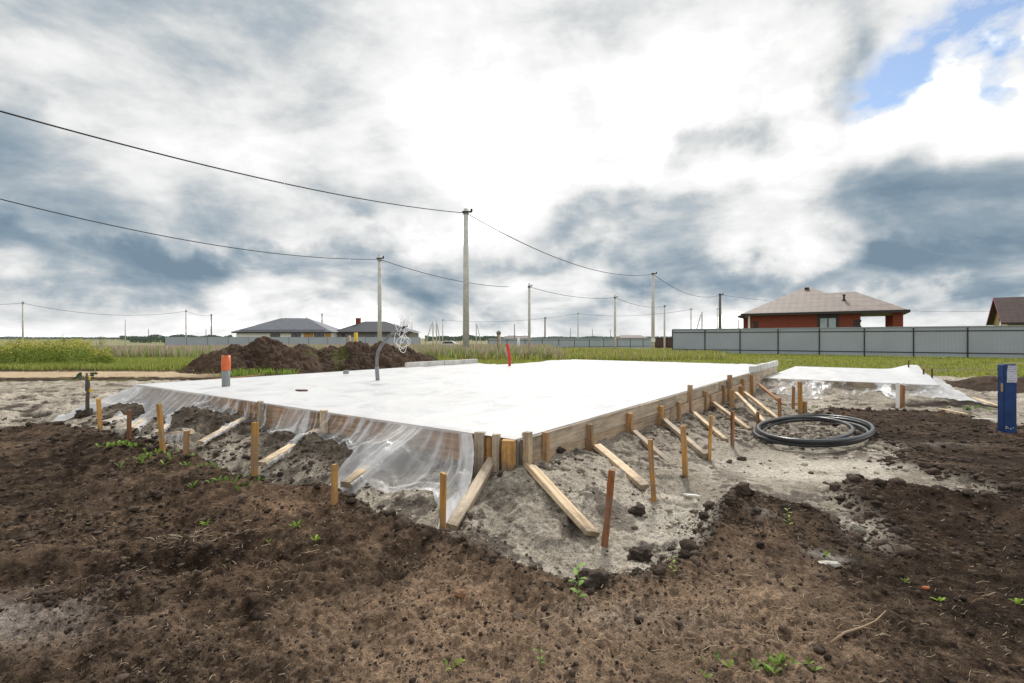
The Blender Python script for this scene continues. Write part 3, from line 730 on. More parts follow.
for (px, y0, y1, w, m, off, _), lb in zip(posts, labs):
    X, Y, u = on_right(px, off); zt = zpx(y0, Y); zb = min(zpx(y1, Y), Hz1(X, Y))-.12; W = w*Y/F
    o = beam('timber_post', (X, Y, zb), (X+random.uniform(-.01, .01), Y, zt), W*.8, min(W, .06)*.9, M[m], roll=random.uniform(-.1, .1)); tag(o, lb, 'timber post', G_R)
X, Y, u = on_right(732, .22); o = beam('timber_post', (X, Y, zpx(415, Y)-.1), (X, Y, zpx(390, Y)), .075, .05, M['wood_brown']); tag(o, 'shorter timber post doubled in front of the tallest one on the right boards', 'timber post', G_R)
# front corner cluster
def corner(px, y0, y1, w, Y, mat, lb, t=.05):
    X = (px-512)/F*Y; o = beam('timber_post', (X, Y, zpx(y1, Y)-.12), (X, Y, zpx(y0, Y)), w*Y/F*.95, t, M[mat], roll=math.radians(22)); tag(o, lb, 'timber post', 'timber posts at the front corner')
corner(480, 432, 470, 11, 4.08, 'wood_grey', 'broad grey timber post left of the slab corner, with film gathered behind it')
corner(489.5, 438, 466, 5, 4.05, 'wood_orange', 'narrow orange timber strip wedged between two grey posts at the slab corner', .03)
corner(496.5, 434, 479, 8, 3.95, 'wood_grey', 'grey timber post above the steep left brace at the slab corner')
corner(525-.1, 433, 462, 6, 4.02, 'wood_grey', 'grey timber slat behind the pale post at the slab corner', .03)
for (za, zb_, lb) in ((440, 463, 'orange end of the upper board block at the slab corner'), (464, 476, 'brown lower board block at the slab corner')):
    Y = 3.86; X = (509-512)/F*Y; o = beam('timber_block', (X, Y, zpx(zb_, Y)-.02), (X, Y, zpx(za, Y)), 13*Y/F, .07, M['wood_orange' if za == 440 else 'wood_brown'], roll=math.radians(20)); tag(o, lb, 'timber block')
# left posts behind the film
for px, y0, y1, w, lb in ((260.5, 401.5, 438, 6, 'grey timber post poking above the left boards, second nearest of those under the film'), (324, 410.5, 440, 9, 'timber post under the film at the head of the long left brace'),
        (406, 441, 456, 8, 'short timber post end under the clear film near the front corner'), (217, 404, 424, 5, 'small grey timber post under the film, farthest along the left boards')):
    X, Y, v = on_left(px, .045); o = beam('timber_post', (X, Y, min(zpx(y1, Y), Hz1(X, Y))-.1), (X, Y, zpx(y0, Y)+.005), w*Y/F*.85, .05, M['wood_grey' if px != 324 else 'wood_pale']); tag(o, lb, 'timber post', 'timber posts along the left boards')
# braces
def ghit(px, py):
    """ground point including the soil bank"""
    Y = np.linspace(1.4, 16, 2400); X = (px-512)/F*Y; Z = CAMZ-(py-HY)/F*Y
    g = Bz(X, Y)+bank(X, Y, sand_sd(X, Y)); g = .5*g+.5*Hz(X, Y); k = int(np.argmax(Z < g)); return float(X[k]), float(Y[k]), float(g[k])
def brace(top, bot, side, w, t, mat, lb, group, off=.09, lift=.03, roll=0):
    X, Y, q = (on_right if side == 'r' else on_left)(top[0], off); p0 = (X, Y, zpx(top[1], Y))
    b = hit(*bot); p1 = (b[0], b[1], b[2]+lift)
    if side == 'l' or lift > .02:
        need = 0
        for q in (.0, .12, .25, .4):
            a_ = [p1[i]+(p0[i]-p1[i])*q for i in range(3)]; need = max(need, Hz1(a_[0], a_[1])+t*.35-a_[2])
        p1 = (p1[0], p1[1], p1[2]+min(need, .16)); 
        need = 0
        for q in (.6, .8, .95):
            a_ = [p1[i]+(p0[i]-p1[i])*q for i in range(3)]; need = max(need, Hz1(a_[0], a_[1])+t*.3-a_[2])
        p0 = (p0[0], p0[1], p0[2]+min(need, .10))
    o = beam('brace_board', p1, p0, w, t, M[mat], roll=roll, skew=random.uniform(-.15, .15)); tag(o, lb, 'brace board', group); return p0, p1
GB = 'diagonal brace boards on the right embankment'
brace((530, 466), (593, 539), 'r', .115, .032, 'wood_pale', 'wide pale plank sloping down right from the slab corner', GB, roll=.35)
brace((597, 446), (645, 491), 'r', .085, .04, 'wood_pale', 'pale brace board, second to the right of the slab corner', GB, .1, .03)
brace((634, 432), (673, 467), 'r', .06, .05, 'wood_grey', 'grey brace board half sunk in sand below the thick brown post', GB, .1, .0)
brace((664, 420), (706, 459), 'r', .06, .05, 'wood_grey', 'pale brace board below the honey coloured post', GB, .1, .03)
brace((693.5, 413), (726, 443), 'r', .06, .045, 'wood_pale', 'pale brace board below the first tall post', GB, .1, .03)
brace((713.4, 402.6), (749.5, 432), 'r', .06, .045, 'wood_pale', 'long brace board ending just left of the black pipe coil', GB, .1, .03)
brace((736, 393), (765, 425), 'r', .06, .045, 'wood_pale', 'nearer of two parallel brace boards running to the back of the pipe coil', GB, .2, .03)
brace((744.5, 392.5), (778, 421), 'r', .06, .045, 'wood_pale', 'farther of two parallel brace boards running to the back of the pipe coil', GB, .15, .03)
brace((758.8, 384), (785, 408), 'r', .07, .03, 'wood_rust', 'dark reddish brace board in the hollow beside the side slab', GB, .2, .05)
GL = 'diagonal brace boards on the left side'
a = brace((493, 467), (451, 537), 'l', .075, .07, 'wood_grey', 'thick weathered brace sloping down left from the slab corner', GL, -.02, .04, .2)
a = brace((393, 462), (345, 501), 'l', .08, .045, 'wood_pale', 'pale brace under clear film beside the second left stake', GL, .18, .05)
flap(a[0], a[1], .06, .20, .34, 2)
a = brace((317, 440), (262, 476), 'l', .085, .04, 'wood_pale', 'pale brace running down from the left post to the third stake', GL, .12, .04)
flap(a[0], a[1], .055, .05, .5, 3)
a = brace((243, 421), (200, 452), 'l', .05, .035, 'wood_pale', 'thin film wrapped brace between the third and fourth left stakes', GL, .15, .10)
flap(a[0], a[1], .04, .03, .85, 4)
a = brace((190, 432), (168, 447), 'l', .10, .05, 'wood_pale', 'short stout brace with its white end beside a brown stub stake', GL, .75, .10)
flap(a[0], a[1], .06, .14, .5, 5)
a = brace((178, 424), (157, 446), 'l', .04, .03, 'wood_pale', 'narrow white wrapped brace behind the leaning orange stake', GL, .25, .06)
flap(a[0], a[1], .035, .03, .9, 6)
a = brace((145, 424), (130, 438), 'l', .07, .04, 'wood_pale', 'short film covered brace behind the dark stake at far left', GL, .4, .08)
flap(a[0], a[1], .08, .12, .8, 7)
a = brace((126, 416), (104, 428), 'l', .07, .03, 'wood_pale', 'film covered brace ending at the farthest orange stake on the left', GL, .5, .08)
flap(a[0], a[1], .08, .10, .8, 8)
# stakes driven in the ground
def stake(top, bot, w, mat, lb, group, bury=.15):
    b = ghit(*bot); z = zpx(top[1], b[1]); X = (top[0]-512)/F*b[1]
    dx = X-b[0]; W = w*b[1]/F; k = bury/(z-b[2])
    o = beam('ground_stake', (b[0]-dx*k, b[1], b[2]-bury), (X, b[1], z), W*.82, W*.8, M[mat], roll=random.uniform(.1, .5), skew=random.uniform(-.3, .3)); tag(o, lb, 'wooden stake', group)
GS = 'wooden stakes along the left bank'
stake((443.5, 473), (443, 531), 7, 'wood_orange', 'orange wooden stake nearest the front corner, beside the thick brace', GS)
stake((334.8, 464), (334.8, 503), 6.2, 'wood_orange', 'short orange stake at the foot of the clear film covered brace', GS)
stake((255, 422.5), (254.5, 479), 6.4, 'wood_orange', 'tall orange stake standing at the foot of the third left brace', GS)
stake((158.7, 404), (162.7, 451), 4.6, 'wood_orange', 'leaning orange stake fourth from the slab corner on the left', GS)
stake((98.4, 399), (100.3, 431), 3.6, 'wood_orange', 'small orange stake farthest left, next to the dark taped sapling post', GS)
stake((129.3, 410), (129, 440), 3.6, 'wood_rust', 'dark reddish stake between two orange stakes at the far left', GS)
stake((186.6, 431), (186, 456), 5, 'wood_brown', 'brown stub stake beside the short stout brace', GS)
GT = 'wooden stakes in the sand on the right'
stake((612, 470), (604, 545), 8, 'wood_rust', 'dark rust coloured stake leaning right at the foot of the wide plank', GT)
stake((650.2, 439.5), (654.3, 502), 6, 'wood_orange', 'orange stake leaning left beside the second right brace', GT)
stake((683, 426), (685, 478), 6, 'wood_orange', 'upright orange stake beside the half sunk brace', GT)
stake((711.3, 415.4), (709.8, 460), 3.6, 'wood_orange', 'slim orange stake at the foot of the fourth right brace', GT)
stake((732.6, 411.5), (732.6, 447), 4.2, 'wood_rust', 'reddish stake standing just left of the pipe coil', GT)
stake((757.8, 412), (758, 428), 3.5, 'wood_rust', 'short reddish stake behind the left end of the pipe coil', GT)
stake((779.3, 398), (779.5, 421), 3.4, 'wood_rust', 'reddish brown stake behind the middle of the pipe coil', GT)
stake((793.6, 386.5), (793.3, 410), 2.8, 'wood_rust', 'thin dark stake in front of the side slab, left of a taller pale one', GT)
stake((799.8, 382), (799.8, 415), 4.4, 'wood_orange', 'tall pale orange stake in front of the side slab with a block behind its foot', GT)
stake((902, 385), (902, 408), 4.8, 'wood_rust', 'stake wrapped in white film at the middle of the side slab front', GT)
b = ghit(902, 408); flapm = MB(); Yw = b[1]-.035; Xw = (902-512)/F*Yw
flapm.add([(Xw+dx, Yw+dy, z) for z in (zpx(383, Yw), zpx(390, Yw), zpx(398, Yw), zpx(408.5, Yw)) for dx, dy in ((-.085, .05), (-.055, .0), (-.035, .01))], [(i*3+j, i*3+j+1, i*3+j+4, i*3+j+3) for i in range(3) for j in range(2)])
flapm.add([(Xw+dx, Yw+dy, z) for z in (zpx(383, Yw), zpx(392, Yw), zpx(404, Yw)) for dx, dy in ((.03, .01), (.05, .0), (.09, .05))], [(i*3+j, i*3+j+1, i*3+j+4, i*3+j+3) for i in range(2) for j in range(2)])
flapm.build('film_flap', M['white'], sh_side)
b = ghit(805, 414); o = beam('timber_block', (b[0], b[1]+.03, b[2]-.05), (b[0], b[1]+.03, zpx(401.6, b[1])), .10, .04, M['wood_new']); tag(o, 'small pale timber block behind the tall stake in front of the side slab', 'timber block')
# rebars and bits at the right end of the side slab
for px, y0, y1 in ((923.5, 369, 380), (932, 368.5, 380), (908.5, 360.5, 369)):
    Y = 13.0 if px > 910 else 15.0; X = (px-512)/F*Y
    o = MB().tube([(X, Y, .1), (X+.003, Y, zpx((y0+y1)/2, Y)), (X, Y, zpx(y0, Y))], .020).build('steel_rod', M['rebar'], smooth=True)
    tag(o, {923.5: 'left one of two rusty rods through the right end of the side sheet', 932: 'right one of two rusty rods through the right end of the side sheet', 908.5: 'rusty rod standing at the back corner of the side slab'}[px], 'steel rod')
def ground_plank(p, q, w, t, mat, lb):
    a = hit(*p); b = hit(*q); za = Hz1(a[0], a[1]); zb = Hz1(b[0], b[1])
    o = beam('loose_plank', (a[0], a[1], za+t/2+.02), (b[0], b[1], zb+t/2+.02), w, t, M[mat]); tag(o, lb, 'plank')
ground_plank((938, 412), (966, 420), .07, .035, 'wood_pale', 'pale plank lying on dark soil in front of the side slab')
ground_plank((972, 400), (1000, 409), .06, .03, 'wood_pale', 'narrow plank sticking out of the sheet towards the blue post')
ground_plank((974, 424.5), (995, 423), .06, .02, 'white', 'pale scrap board lying on sand left of the blue post')
ground_plank((686, 504), (698, 500), .045, .012, 'white', 'small white offcut lying on sand below the right stakes')
ground_plank((150, 388), (262, 377.5), .09, .05, 'wood_brown', 'long brown plank lying along the far left edge of the slab')

# ------------------------------------------------------------------ PIPES ETC
def pipe_marker():
    X, Y = at(226, 387, TOP); e = empty('drain_pipe', (X, Y, TOP)); tag(e, 'upright grey drain pipe with orange upper end rising through the sheet', 'drain pipe')
    h = TOP+.0; zt = zpx(355.5, Y)-TOP; zm = zpx(366.5, Y)-TOP
    m = MB(); m.cyl((0, 0, -.1), .061, zm+.1, 28); m.build('pipe_body', M['pvc_grey'], e, True)
    m = MB(); r0, r1 = .067, .059
    n = 28; prof = [(r0, zm-.06), (r0, zm), (.071, zm+.01), (.071, zm+.05), (.067, zm+.06), (.067, zt), (r1, zt), (r1, zt-.12)]
    V = [(r*math.cos(2*math.pi*k/n), r*math.sin(2*math.pi*k/n), z) for r, z in prof for k in range(n)]
    m.add(V, [(i*n+k, i*n+(k+1) % n, (i+1)*n+(k+1) % n, (i+1)*n+k) for i in range(len(prof)-1) for k in range(n)]+[tuple(range((len(prof)-1)*n, len(prof)*n))])
    m.build('socket', M['orange'], e, True)
pipe_marker()
def conduit():
    X, Y = at(378, 382, TOP); e = empty('bent_conduit', (X, Y, TOP)); tag(e, 'bent grey conduit rising from the slab with a bundle of white wires', 'conduit')
    P = [(378, 383), (377.3, 375), (376.8, 367), (377, 358), (378.3, 351), (381, 346), (385, 341), (389, 336.5), (393.5, 332.5), (398.5, 330)]
    pts = [((px-378)/F*Y, 0, zpx(py, Y)-TOP) for px, py in P]
    MB().tube(pts, .030, 12).build('conduit_tube', M['conduit'], e, True)
    MB().tube([(p[0], p[1], p[2]) for p in pts[:3]], .037, 12).build('lower_sleeve', M['pvc_grey'], e, True)
    tip = Vector(pts[-1])
    # loops of thin white wire
    for k in range(11):
        r1 = random.uniform(.02, .08); r2 = random.uniform(.08, .22); cx = tip.x+.07+random.uniform(-.04, .09); cz = tip.z+random.choice([.10, .06, -.16, -.22])+random.uniform(-.03, .03); tl = random.uniform(-.5, .5)
        L = []
        for i in range(25):
            a = 2*math.pi*i/24; x = math.cos(a)*r1; z = math.sin(a)*r2*.8; x *= 1+.5*math.sin(2*a+k*1.7); z *= 1+.25*math.sin(3*a+k); L.append((cx+x*math.cos(tl)-z*math.sin(tl), .06*math.sin(a+k), cz+x*math.sin(tl)+z*math.cos(tl)))
        MB().tube(L, .0055, 6).build('wire_loop', M['white_wire'], e, True)
    for dz, l in ((.045, .17), (-.06, .16)):
        MB().tube([(tip.x+.02, 0, tip.z+dz*.6), (tip.x+.10, -.01, tip.z+dz), (tip.x+l, 0, tip.z+dz+.03)], [.018, .022, .016], 8).build('cable_end', M['black'], e, True)
conduit()
X, Y = at(509.7, 366, TOP)
o = MB().tube([(X, Y, TOP-.05), (X-.01, Y, TOP+.3), (X-.035, Y, TOP+.45), (X-.075, Y, zpx(343.8, Y))], .042, 12).build('red_pipe', M['red'], smooth=True); tag(o, 'thin red plastic pipe standing bent at the back of the white sheet', 'pipe')
for px, py, r, mt, lb, nm in ((346, 373.5, .09, 'pvc_grey', 'low grey capped stub poking the sheet between drain pipe and conduit', 'pipe_stub'), (301, 391.5, .06, 'rebar', 'small dark reddish scrap lying on the white sheet', 'scrap')):
    X, Y = at(px, py, TOP+.02)
    if nm == 'pipe_stub': o = MB().cyl((X, Y, TOP), r*.7, .09, 18, r*.62).build(nm, M[mt], smooth=False)
    else:
        V0, F0 = ico(2); f = 1+.5*fbm(V0[:, 0], V0[:, 1]+V0[:, 2], .6, 3, 9); o = np_mesh(nm, V0*f[:, None]*np.array([.11, .05, .022])+np.array([X, Y, TOP+.03]), F0, M[mt], smooth=True)
    tag(o, lb, 'pipe stub' if nm == 'pipe_stub' else 'scrap')

# black pipe coil
def coil():
    n = N('black_hdpe'); v = n.coord(); b = n.bsdf((.018, .021, .026), n.math('MULTIPLY_ADD', n.noise(7, 4, .6, v), .25, .2), n.bump(n.noise(60, 2, .5, v), .1, .002), .6); mt = n.fin(b)
    cx, cy = 4.03, 6.72; pts = []
    turns = [(.04, -.14, .97, .98, .03), (-.06, .0, .90, .86, .06), (.12, .06, 1.04, .92, .09), (-.04, -.10, .90, .84, .11), (-.20, .04, .78, .76, .06)]
    K = 90
    for i in range(K*(len(turns)-1)-8):
        t = i/K; k = int(t); f = t-k; a = turns[k]; b_ = turns[min(k+1, len(turns)-1)]; f = f*f*(3-2*f)
        ox, oy, rx, ry, z = [a[q]+(b_[q]-a[q])*f for q in range(5)]
        th = -2*math.pi*t+math.pi*.97
        w = 1+.02*math.sin(th*2+k)
        x = cx+ox+rx*w*math.cos(th); y = cy+oy+ry*w*math.sin(th)+.72*rx*math.cos(th)
        pts.append([x, y, z])
    P = np.array(pts); h = Hz(P[:, 0], P[:, 1]); Am = np.stack([P[:, 0], P[:, 1], np.ones(len(P))], 1); cf = np.linalg.lstsq(Am, h, rcond=None)[0]; pl = Am @ cf; res = h-pl
    P[:, 2] += pl+np.percentile(res, 78)-.01
    # smooth
    for _ in range(12): P[1:-1, 2] = (P[:-2, 2]+P[2:, 2]+P[1:-1, 2])/3
    o = MB().tube([tuple(p) for p in P], .024, 12).build('pipe_coil', mt, smooth=True); tag(o, 'loose coil of shiny black plastic water pipe lying on the soil', 'pipe coil')
coil()

# blue marker post with paper
def blue_post():
    b = ghit(1007, 432.5); Y = b[1]; X = (1007-512)/F*Y; e = empty('blue_post', (X, Y, b[2]), math.radians(-8)); tag(e, 'blue square post with a white paper notice near its top', 'post')
    n = N('blue_film'); v = n.coord(); f = n.noise(6, 4, .6, v)
    c = n.ramp(f, [(.35, (.008, .032, .12)), (.65, (.013, .058, .20))]); mt = n.fin(n.bsdf(c, .45, n.bump(n.noise(18, 3, .6, v), .3, .01), .4))
    H = zpx(364, Y)-b[2]; W = .078
    import bmesh
    bm = bmesh.new(); bmesh.ops.create_cube(bm, size=1)
    for vv in bm.verts: vv.co = Vector((vv.co.x*2*W, vv.co.y*.11, (vv.co.z+.5)*(H+.15)-.15))
    bmesh.ops.bevel(bm, geom=bm.edges[:], offset=.012, segments=3, affect='EDGES'); me = bpy.data.meshes.new('post_body'); bm.to_mesh(me); bm.free(); me.materials.append(mt)
    o = bpy.data.objects.new('post_body', me); COL.objects.link(o); o.parent = e
    MB().box(-W-.006, -W-.0, -.045, -.015, H*.60, H*.72).build('side_tab', M['yellow_wall'], e)
    pn = N('paper'); v = pn.coord(); sep = pn.n('ShaderNodeSeparateXYZ'); pn.l(v, sep.inputs[0])
    ln = pn.math('LESS_THAN', pn.math('FRACT', pn.math('MULTIPLY', sep.outputs[2], 34)), .34); wd = pn.math('GREATER_THAN', pn.noise(60, 2, .5, v), .47)
    c = pn.mix(pn.math('MULTIPLY', pn.math('MULTIPLY', ln, wd), .45), (.60, .60, .68), (.16, .16, .24)); pm = pn.fin(pn.bsdf(c, .7))
    m = MB(); n_ = 8
    for i in range(n_):
        z0 = H*.735+i*(H*.245)/n_; z1 = z0+H*.245/n_
        m.quad((-W*.62+.012*(i/n_), -.0585-.003*math.sin(i), z0), (W*.93, -.0585-.003*math.sin(i), z0), (W*.93, -.0585-.003*math.sin(i+1), z1), (-W*.62+.012*((i+1)/n_), -.0585-.003*math.sin(i+1), z1))
    m.build('paper_notice', pm, e)
    for x, z, r in ((-.05, .06, .016), (-.03, .045, .012), (.0, .035, .014), (.03, .05, .01), (-.055, .04, .01)):
        V0, F0 = ico(1); np_mesh('mud_splash', V0*np.array([r, .004, r*.7])+np.array([x, -.057, z+.02]), F0, M['concrete'], e, True)
blue_post()
# dark taped sapling post far left
def dark_post():
    b = hit(88, 420); Y = b[1]; z = zpx(373, Y); e = empty('sapling_post', b); tag(e, 'thin dark post with tape and leaves in a clod of earth, far left', 'post')
    L = z-b[2]; MB().tube([(0, 0, -.1), (-.01, 0, L*.4), (.008, 0, L*.75), (-.02, 0, L)], [.03, .026, .022, .016], 8).build('stem', M['wood_dark'], e, True)
    MB().tube([(-.03, 0, L*.62), (-.02, -.01, L*.8), (-.035, 0, L*.93)], .014, 6).build('tie', M['conduit'], e, True)
    m = MB()
    for i in range(26):
        a = random.uniform(0, 6.28); zz = L*random.uniform(.85, 1.0); r = random.uniform(.03, .12); p = (math.cos(a)*r-.04, math.sin(a)*r, zz); s_ = .03
        m.quad((p[0], p[1], p[2]), (p[0]+s_*math.cos(a)+.01, p[1]+s_*math.sin(a), p[2]+.02), (p[0]+2*s_*math.cos(a), p[1]+2*s_*math.sin(a), p[2]), (p[0]+s_*math.cos(a), p[1]+s_*math.sin(a)+.01, p[2]-.02))
    m.build('leaves', mat_plain('leaf_dark', (.06, .12, .05), .6), e)
    MB().box(.015, .06, -.012, .012, L*.60, L*.66).build('tape', M['yellow'], e); MB().box(.012, .03, -.012, .012, L*.86, L*.92).build('tape', M['yellow'], e)
    V0, F0 = rough_lump(4, 5, 1.2)
    np_mesh('earth_clod', V0*.85*np.array([.14, .12, .12])+np.array([-.03, 0, .05]), F0, mat_plain('dark_soil', (.05, .038, .03), .95, .4, 14, .8), e, True)
dark_post()

# ------------------------------------------------------------------ earth heap
def heap(X0, X1, Y0, Y1, nx, ny, spec, label, lift=.16, am=1.0, moss=True):
    x, y = np.meshgrid(np.linspace(X0, X1, nx), np.linspace(Y0, Y1, ny), indexing='ij'); x = x.ravel(); y = y.ravel()
    h = np.zeros_like(x)
    for px, ytop, D, rx, ry, pw in spec:
        X = (px-512)/F*D; H = zpx(ytop, D)+lift; d = np.sqrt(((x-X)/rx)**2+((y-D)/ry/1.15)**2)
        h = np.maximum(h, H*(np.clip(1-d, 0, 1)*.55+.45*(.5+.5*np.cos(np.pi*np.clip(d, 0, 1))))*(d < 1))
    msk = np.clip(h*3, 0, 1)
    h2 = h+msk*am*(.20*fbm(x, y, 1.1, 3, 500)+.26*(billow(x, y, .45, 3, 510)-.5)+.17*(billow(x, y, .15, 3, 520)-.5))
    g = Bz(x, y); Z = g-.12+h2
    Vv = np.stack([x, y, Z], 1); i = np.arange(nx-1)[:, None]*ny; j = np.arange(ny-1)[None]
    Q = np.stack([i+j, i+ny+j, i+ny+j+1, i+j+1], -1).reshape(-1, 4)
    keep = (h[Q].max(1) > 0); Q = Q[keep]
    uq, inv = np.unique(Q, return_inverse=True); Vv = Vv[uq]; Q = inv.reshape(-1, 4); xx, yy, hh = x[uq], y[uq], h2[uq]-h[uq]
    k = np.clip(.5+.6*fbm(xx, yy, .5, 4, 530)+3*hh, 0, 1); c = np.array([.026, .017, .012])+(np.array([.085, .056, .039])-np.array([.026, .017, .012]))*k[:, None]
    gn = (1 if moss else 0)*sst(.25, .6, fbm(xx, yy, .8, 3, 540)+.35*gauss(xx, yy, -7.0, 21.2, 1.5, .8))*.5; c = c+(np.array([.10, .11, .03])-c)*gn[:, None]
    cc = np.ones((len(Vv), 4)); cc[:, :3] = c
    o = np_mesh('earth_heap', Vv, Q, M['clod'], smooth=True, colors={'col': cc}); tag(o, label, 'earth heap')
heap(-14.8, -2.2, 17.0, 27.0, 420, 330, [(268, 336, 21.5, 2.6, 2.6, 1), (234, 345, 21.0, 1.8, 1.9, 1), (300, 345, 21.5, 2.4, 2.4, 1), (330, 348, 22, 2.6, 2.2, 1), (357, 341, 22.5, 2.2, 2.3, 1),
      (382, 342, 23, 2.1, 2.2, 1), (404, 345, 23.5, 2.0, 2.0, 1), (425, 355, 24.5, 1.6, 1.5, 1), (217, 351, 21, 1.6, 1.5, 1)], 'long dark brown heap of excavated earth behind the left of the slab')
heap(11.2, 18.5, 11.5, 16.2, 300, 200, [(990, 376, 13.6, 1.5, 1.3, 1), (1022, 377, 13.8, 1.9, 1.5, 1), (966, 383, 13.6, 1.0, .9, 1), (1060, 381, 14, 1.8, 1.3, 1)], 'low dark mound of earth behind the blue post at the right edge', lift=.22, am=.35, moss=False)

# ------------------------------------------------------------------ VEGETATION
def blade_field(name, pts, hrange, wrange, cols, per, label, spread=.12, lean=.35, tips=None, mat='leafy'):
    """pts (n,3) tufts -> one mesh of tapering blades"""
    n = len(pts)*per; P = np.repeat(pts, per, 0); P[:, :2] += rng.normal(0, spread, (n, 2))
    h = rng.uniform(*hrange, n); w = rng.uniform(*wrange, n); a = rng.uniform(0, 2*np.pi, n); la = rng.uniform(0, 2*np.pi, n); ll = h*rng.uniform(0, lean, n)
    dx, dy = np.cos(a)*w/2, np.sin(a)*w/2; lx, ly = np.cos(la)*ll, np.sin(la)*ll
    V = np.zeros((n, 5, 3))
    V[:, 0] = P+np.stack([-dx, -dy, -.02+0*h], 1); V[:, 1] = P+np.stack([dx, dy, -.02+0*h], 1)
    V[:, 2] = P+np.stack([dx*.8+lx*.35, dy*.8+ly*.35, h*.55], 1); V[:, 3] = P+np.stack([-dx*.8+lx*.35, -dy*.8+ly*.35, h*.55], 1)
    V[:, 4] = P+np.stack([lx, ly, h], 1)
    b = np.arange(n)[:, None]*5; T = np.concatenate([b+np.array([0, 1, 2]), b+np.array([0, 2, 3]), b+np.array([3, 2, 4])])
    ci = rng.integers(0, len(cols), n); base = np.array(cols)[ci]*rng.uniform(.7, 1.3, (n, 1)); C = np.ones((n, 5, 4)); C[:, :, :3] = base[:, None]
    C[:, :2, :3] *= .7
    if tips is not None:
        tc, p = tips; m = rng.random(n) < p; C[m, 4, :3] = np.array(tc)*rng.uniform(.8, 1.2, (m.sum(), 1)); C[m, 2:4, :3] = C[m, 2:4, :3]*.5+np.array(tc)*.5
    o = np_mesh(name, V.reshape(-1, 3), T, M[mat], colors={'col': C.reshape(-1, 4)}); tag(o, label, name.replace('_', ' '), kind='stuff'); return o
def pts_in(n, yr, fx, cond=None, power=1):
    y = yr[0]+(yr[1]-yr[0])*rng.random(n)**power; x = fx[0]*y+(fx[1]-fx[0])*y*rng.random(n)
    k = np.ones(n, bool) if cond is None else cond(x, y); x, y = x[k], y[k]; return np.stack([x, y, Bz(x, y)], 1)
GC = [(.29, .34, .055), (.38, .40, .08), (.44, .40, .14), (.20, .27, .05)]
track = lambda x, y: (x > 0) & (np.abs(y-(36+np.clip((x-2.5)/23.5, 0, 1)*44)) < 2.6+np.clip((x-2.5)/23.5, 0, 1)*3)
def c_r(x, y):
    u, v = toUV(x, y); n3 = fbm(x, y, 3, 3, 130); n1 = fbm(x, y, .9, 4, 110)
    edge = (y+1.1*n3+.9*n1) > 15.6+1.5*(x < -1)+1.2*(x > 13.5); edge &= ~((u < 17.3+.3*n1) & (v > -4.6) & (v < .3)) & ~((u < 13.5+.4*n1) & (v > -1) & (v < 8.6)); edge &= ~track(x, y)
    return edge & (rng.random(len(x)) < 1.0-sst(-.15, .35, n3+n1*.7)*.85) & ((x > -4.0) | (y > 27))
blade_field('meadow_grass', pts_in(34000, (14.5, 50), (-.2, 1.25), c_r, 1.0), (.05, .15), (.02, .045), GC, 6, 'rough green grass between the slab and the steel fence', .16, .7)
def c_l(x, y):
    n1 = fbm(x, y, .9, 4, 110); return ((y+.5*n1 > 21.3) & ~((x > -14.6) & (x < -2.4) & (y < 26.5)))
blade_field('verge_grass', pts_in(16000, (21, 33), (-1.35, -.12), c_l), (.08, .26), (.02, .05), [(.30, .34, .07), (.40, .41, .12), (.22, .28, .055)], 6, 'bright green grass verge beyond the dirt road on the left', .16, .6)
def c_m(x, y): return ~track(x, y) & ~((x > -14) & (x < -2.2) & (y < 27))
blade_field('fireweed', pts_in(26000, (31, 74), (-1.35, .32), lambda x, y: c_m(x, y) & (x < .05*y+1.5) & (rng.random(len(x)) < .3+.9*vn(x*.15, y*.15, 601))), (.40, .95), (.035, .085), [(.24, .34, .08), (.30, .36, .12), (.20, .30, .06), (.33, .34, .18)], 5,
    'hazy pink flowering fireweed covering the far field', .3, .2, ((.66, .38, .48), .42))
blade_field('tall_grass', pts_in(9000, (30, 70), (-.2, .42), c_m), (.15, .5), (.03, .08), GC+[(.38, .34, .16)], 5, 'taller mixed grass around the concrete poles', .25, .5, ((.36, .20, .25), .10))
blade_field('weed_patch', np.concatenate([pts_in(420, (16.5, 20), (-.62, -.44), lambda x, y: vn(x*.8, y*.8, 5) > .45)]), (.05, .28), (.03, .07), [(.20, .29, .05), (.28, .36, .07)], 7,
    'bright green low weeds growing at the foot of the earth heap', .14, .9)
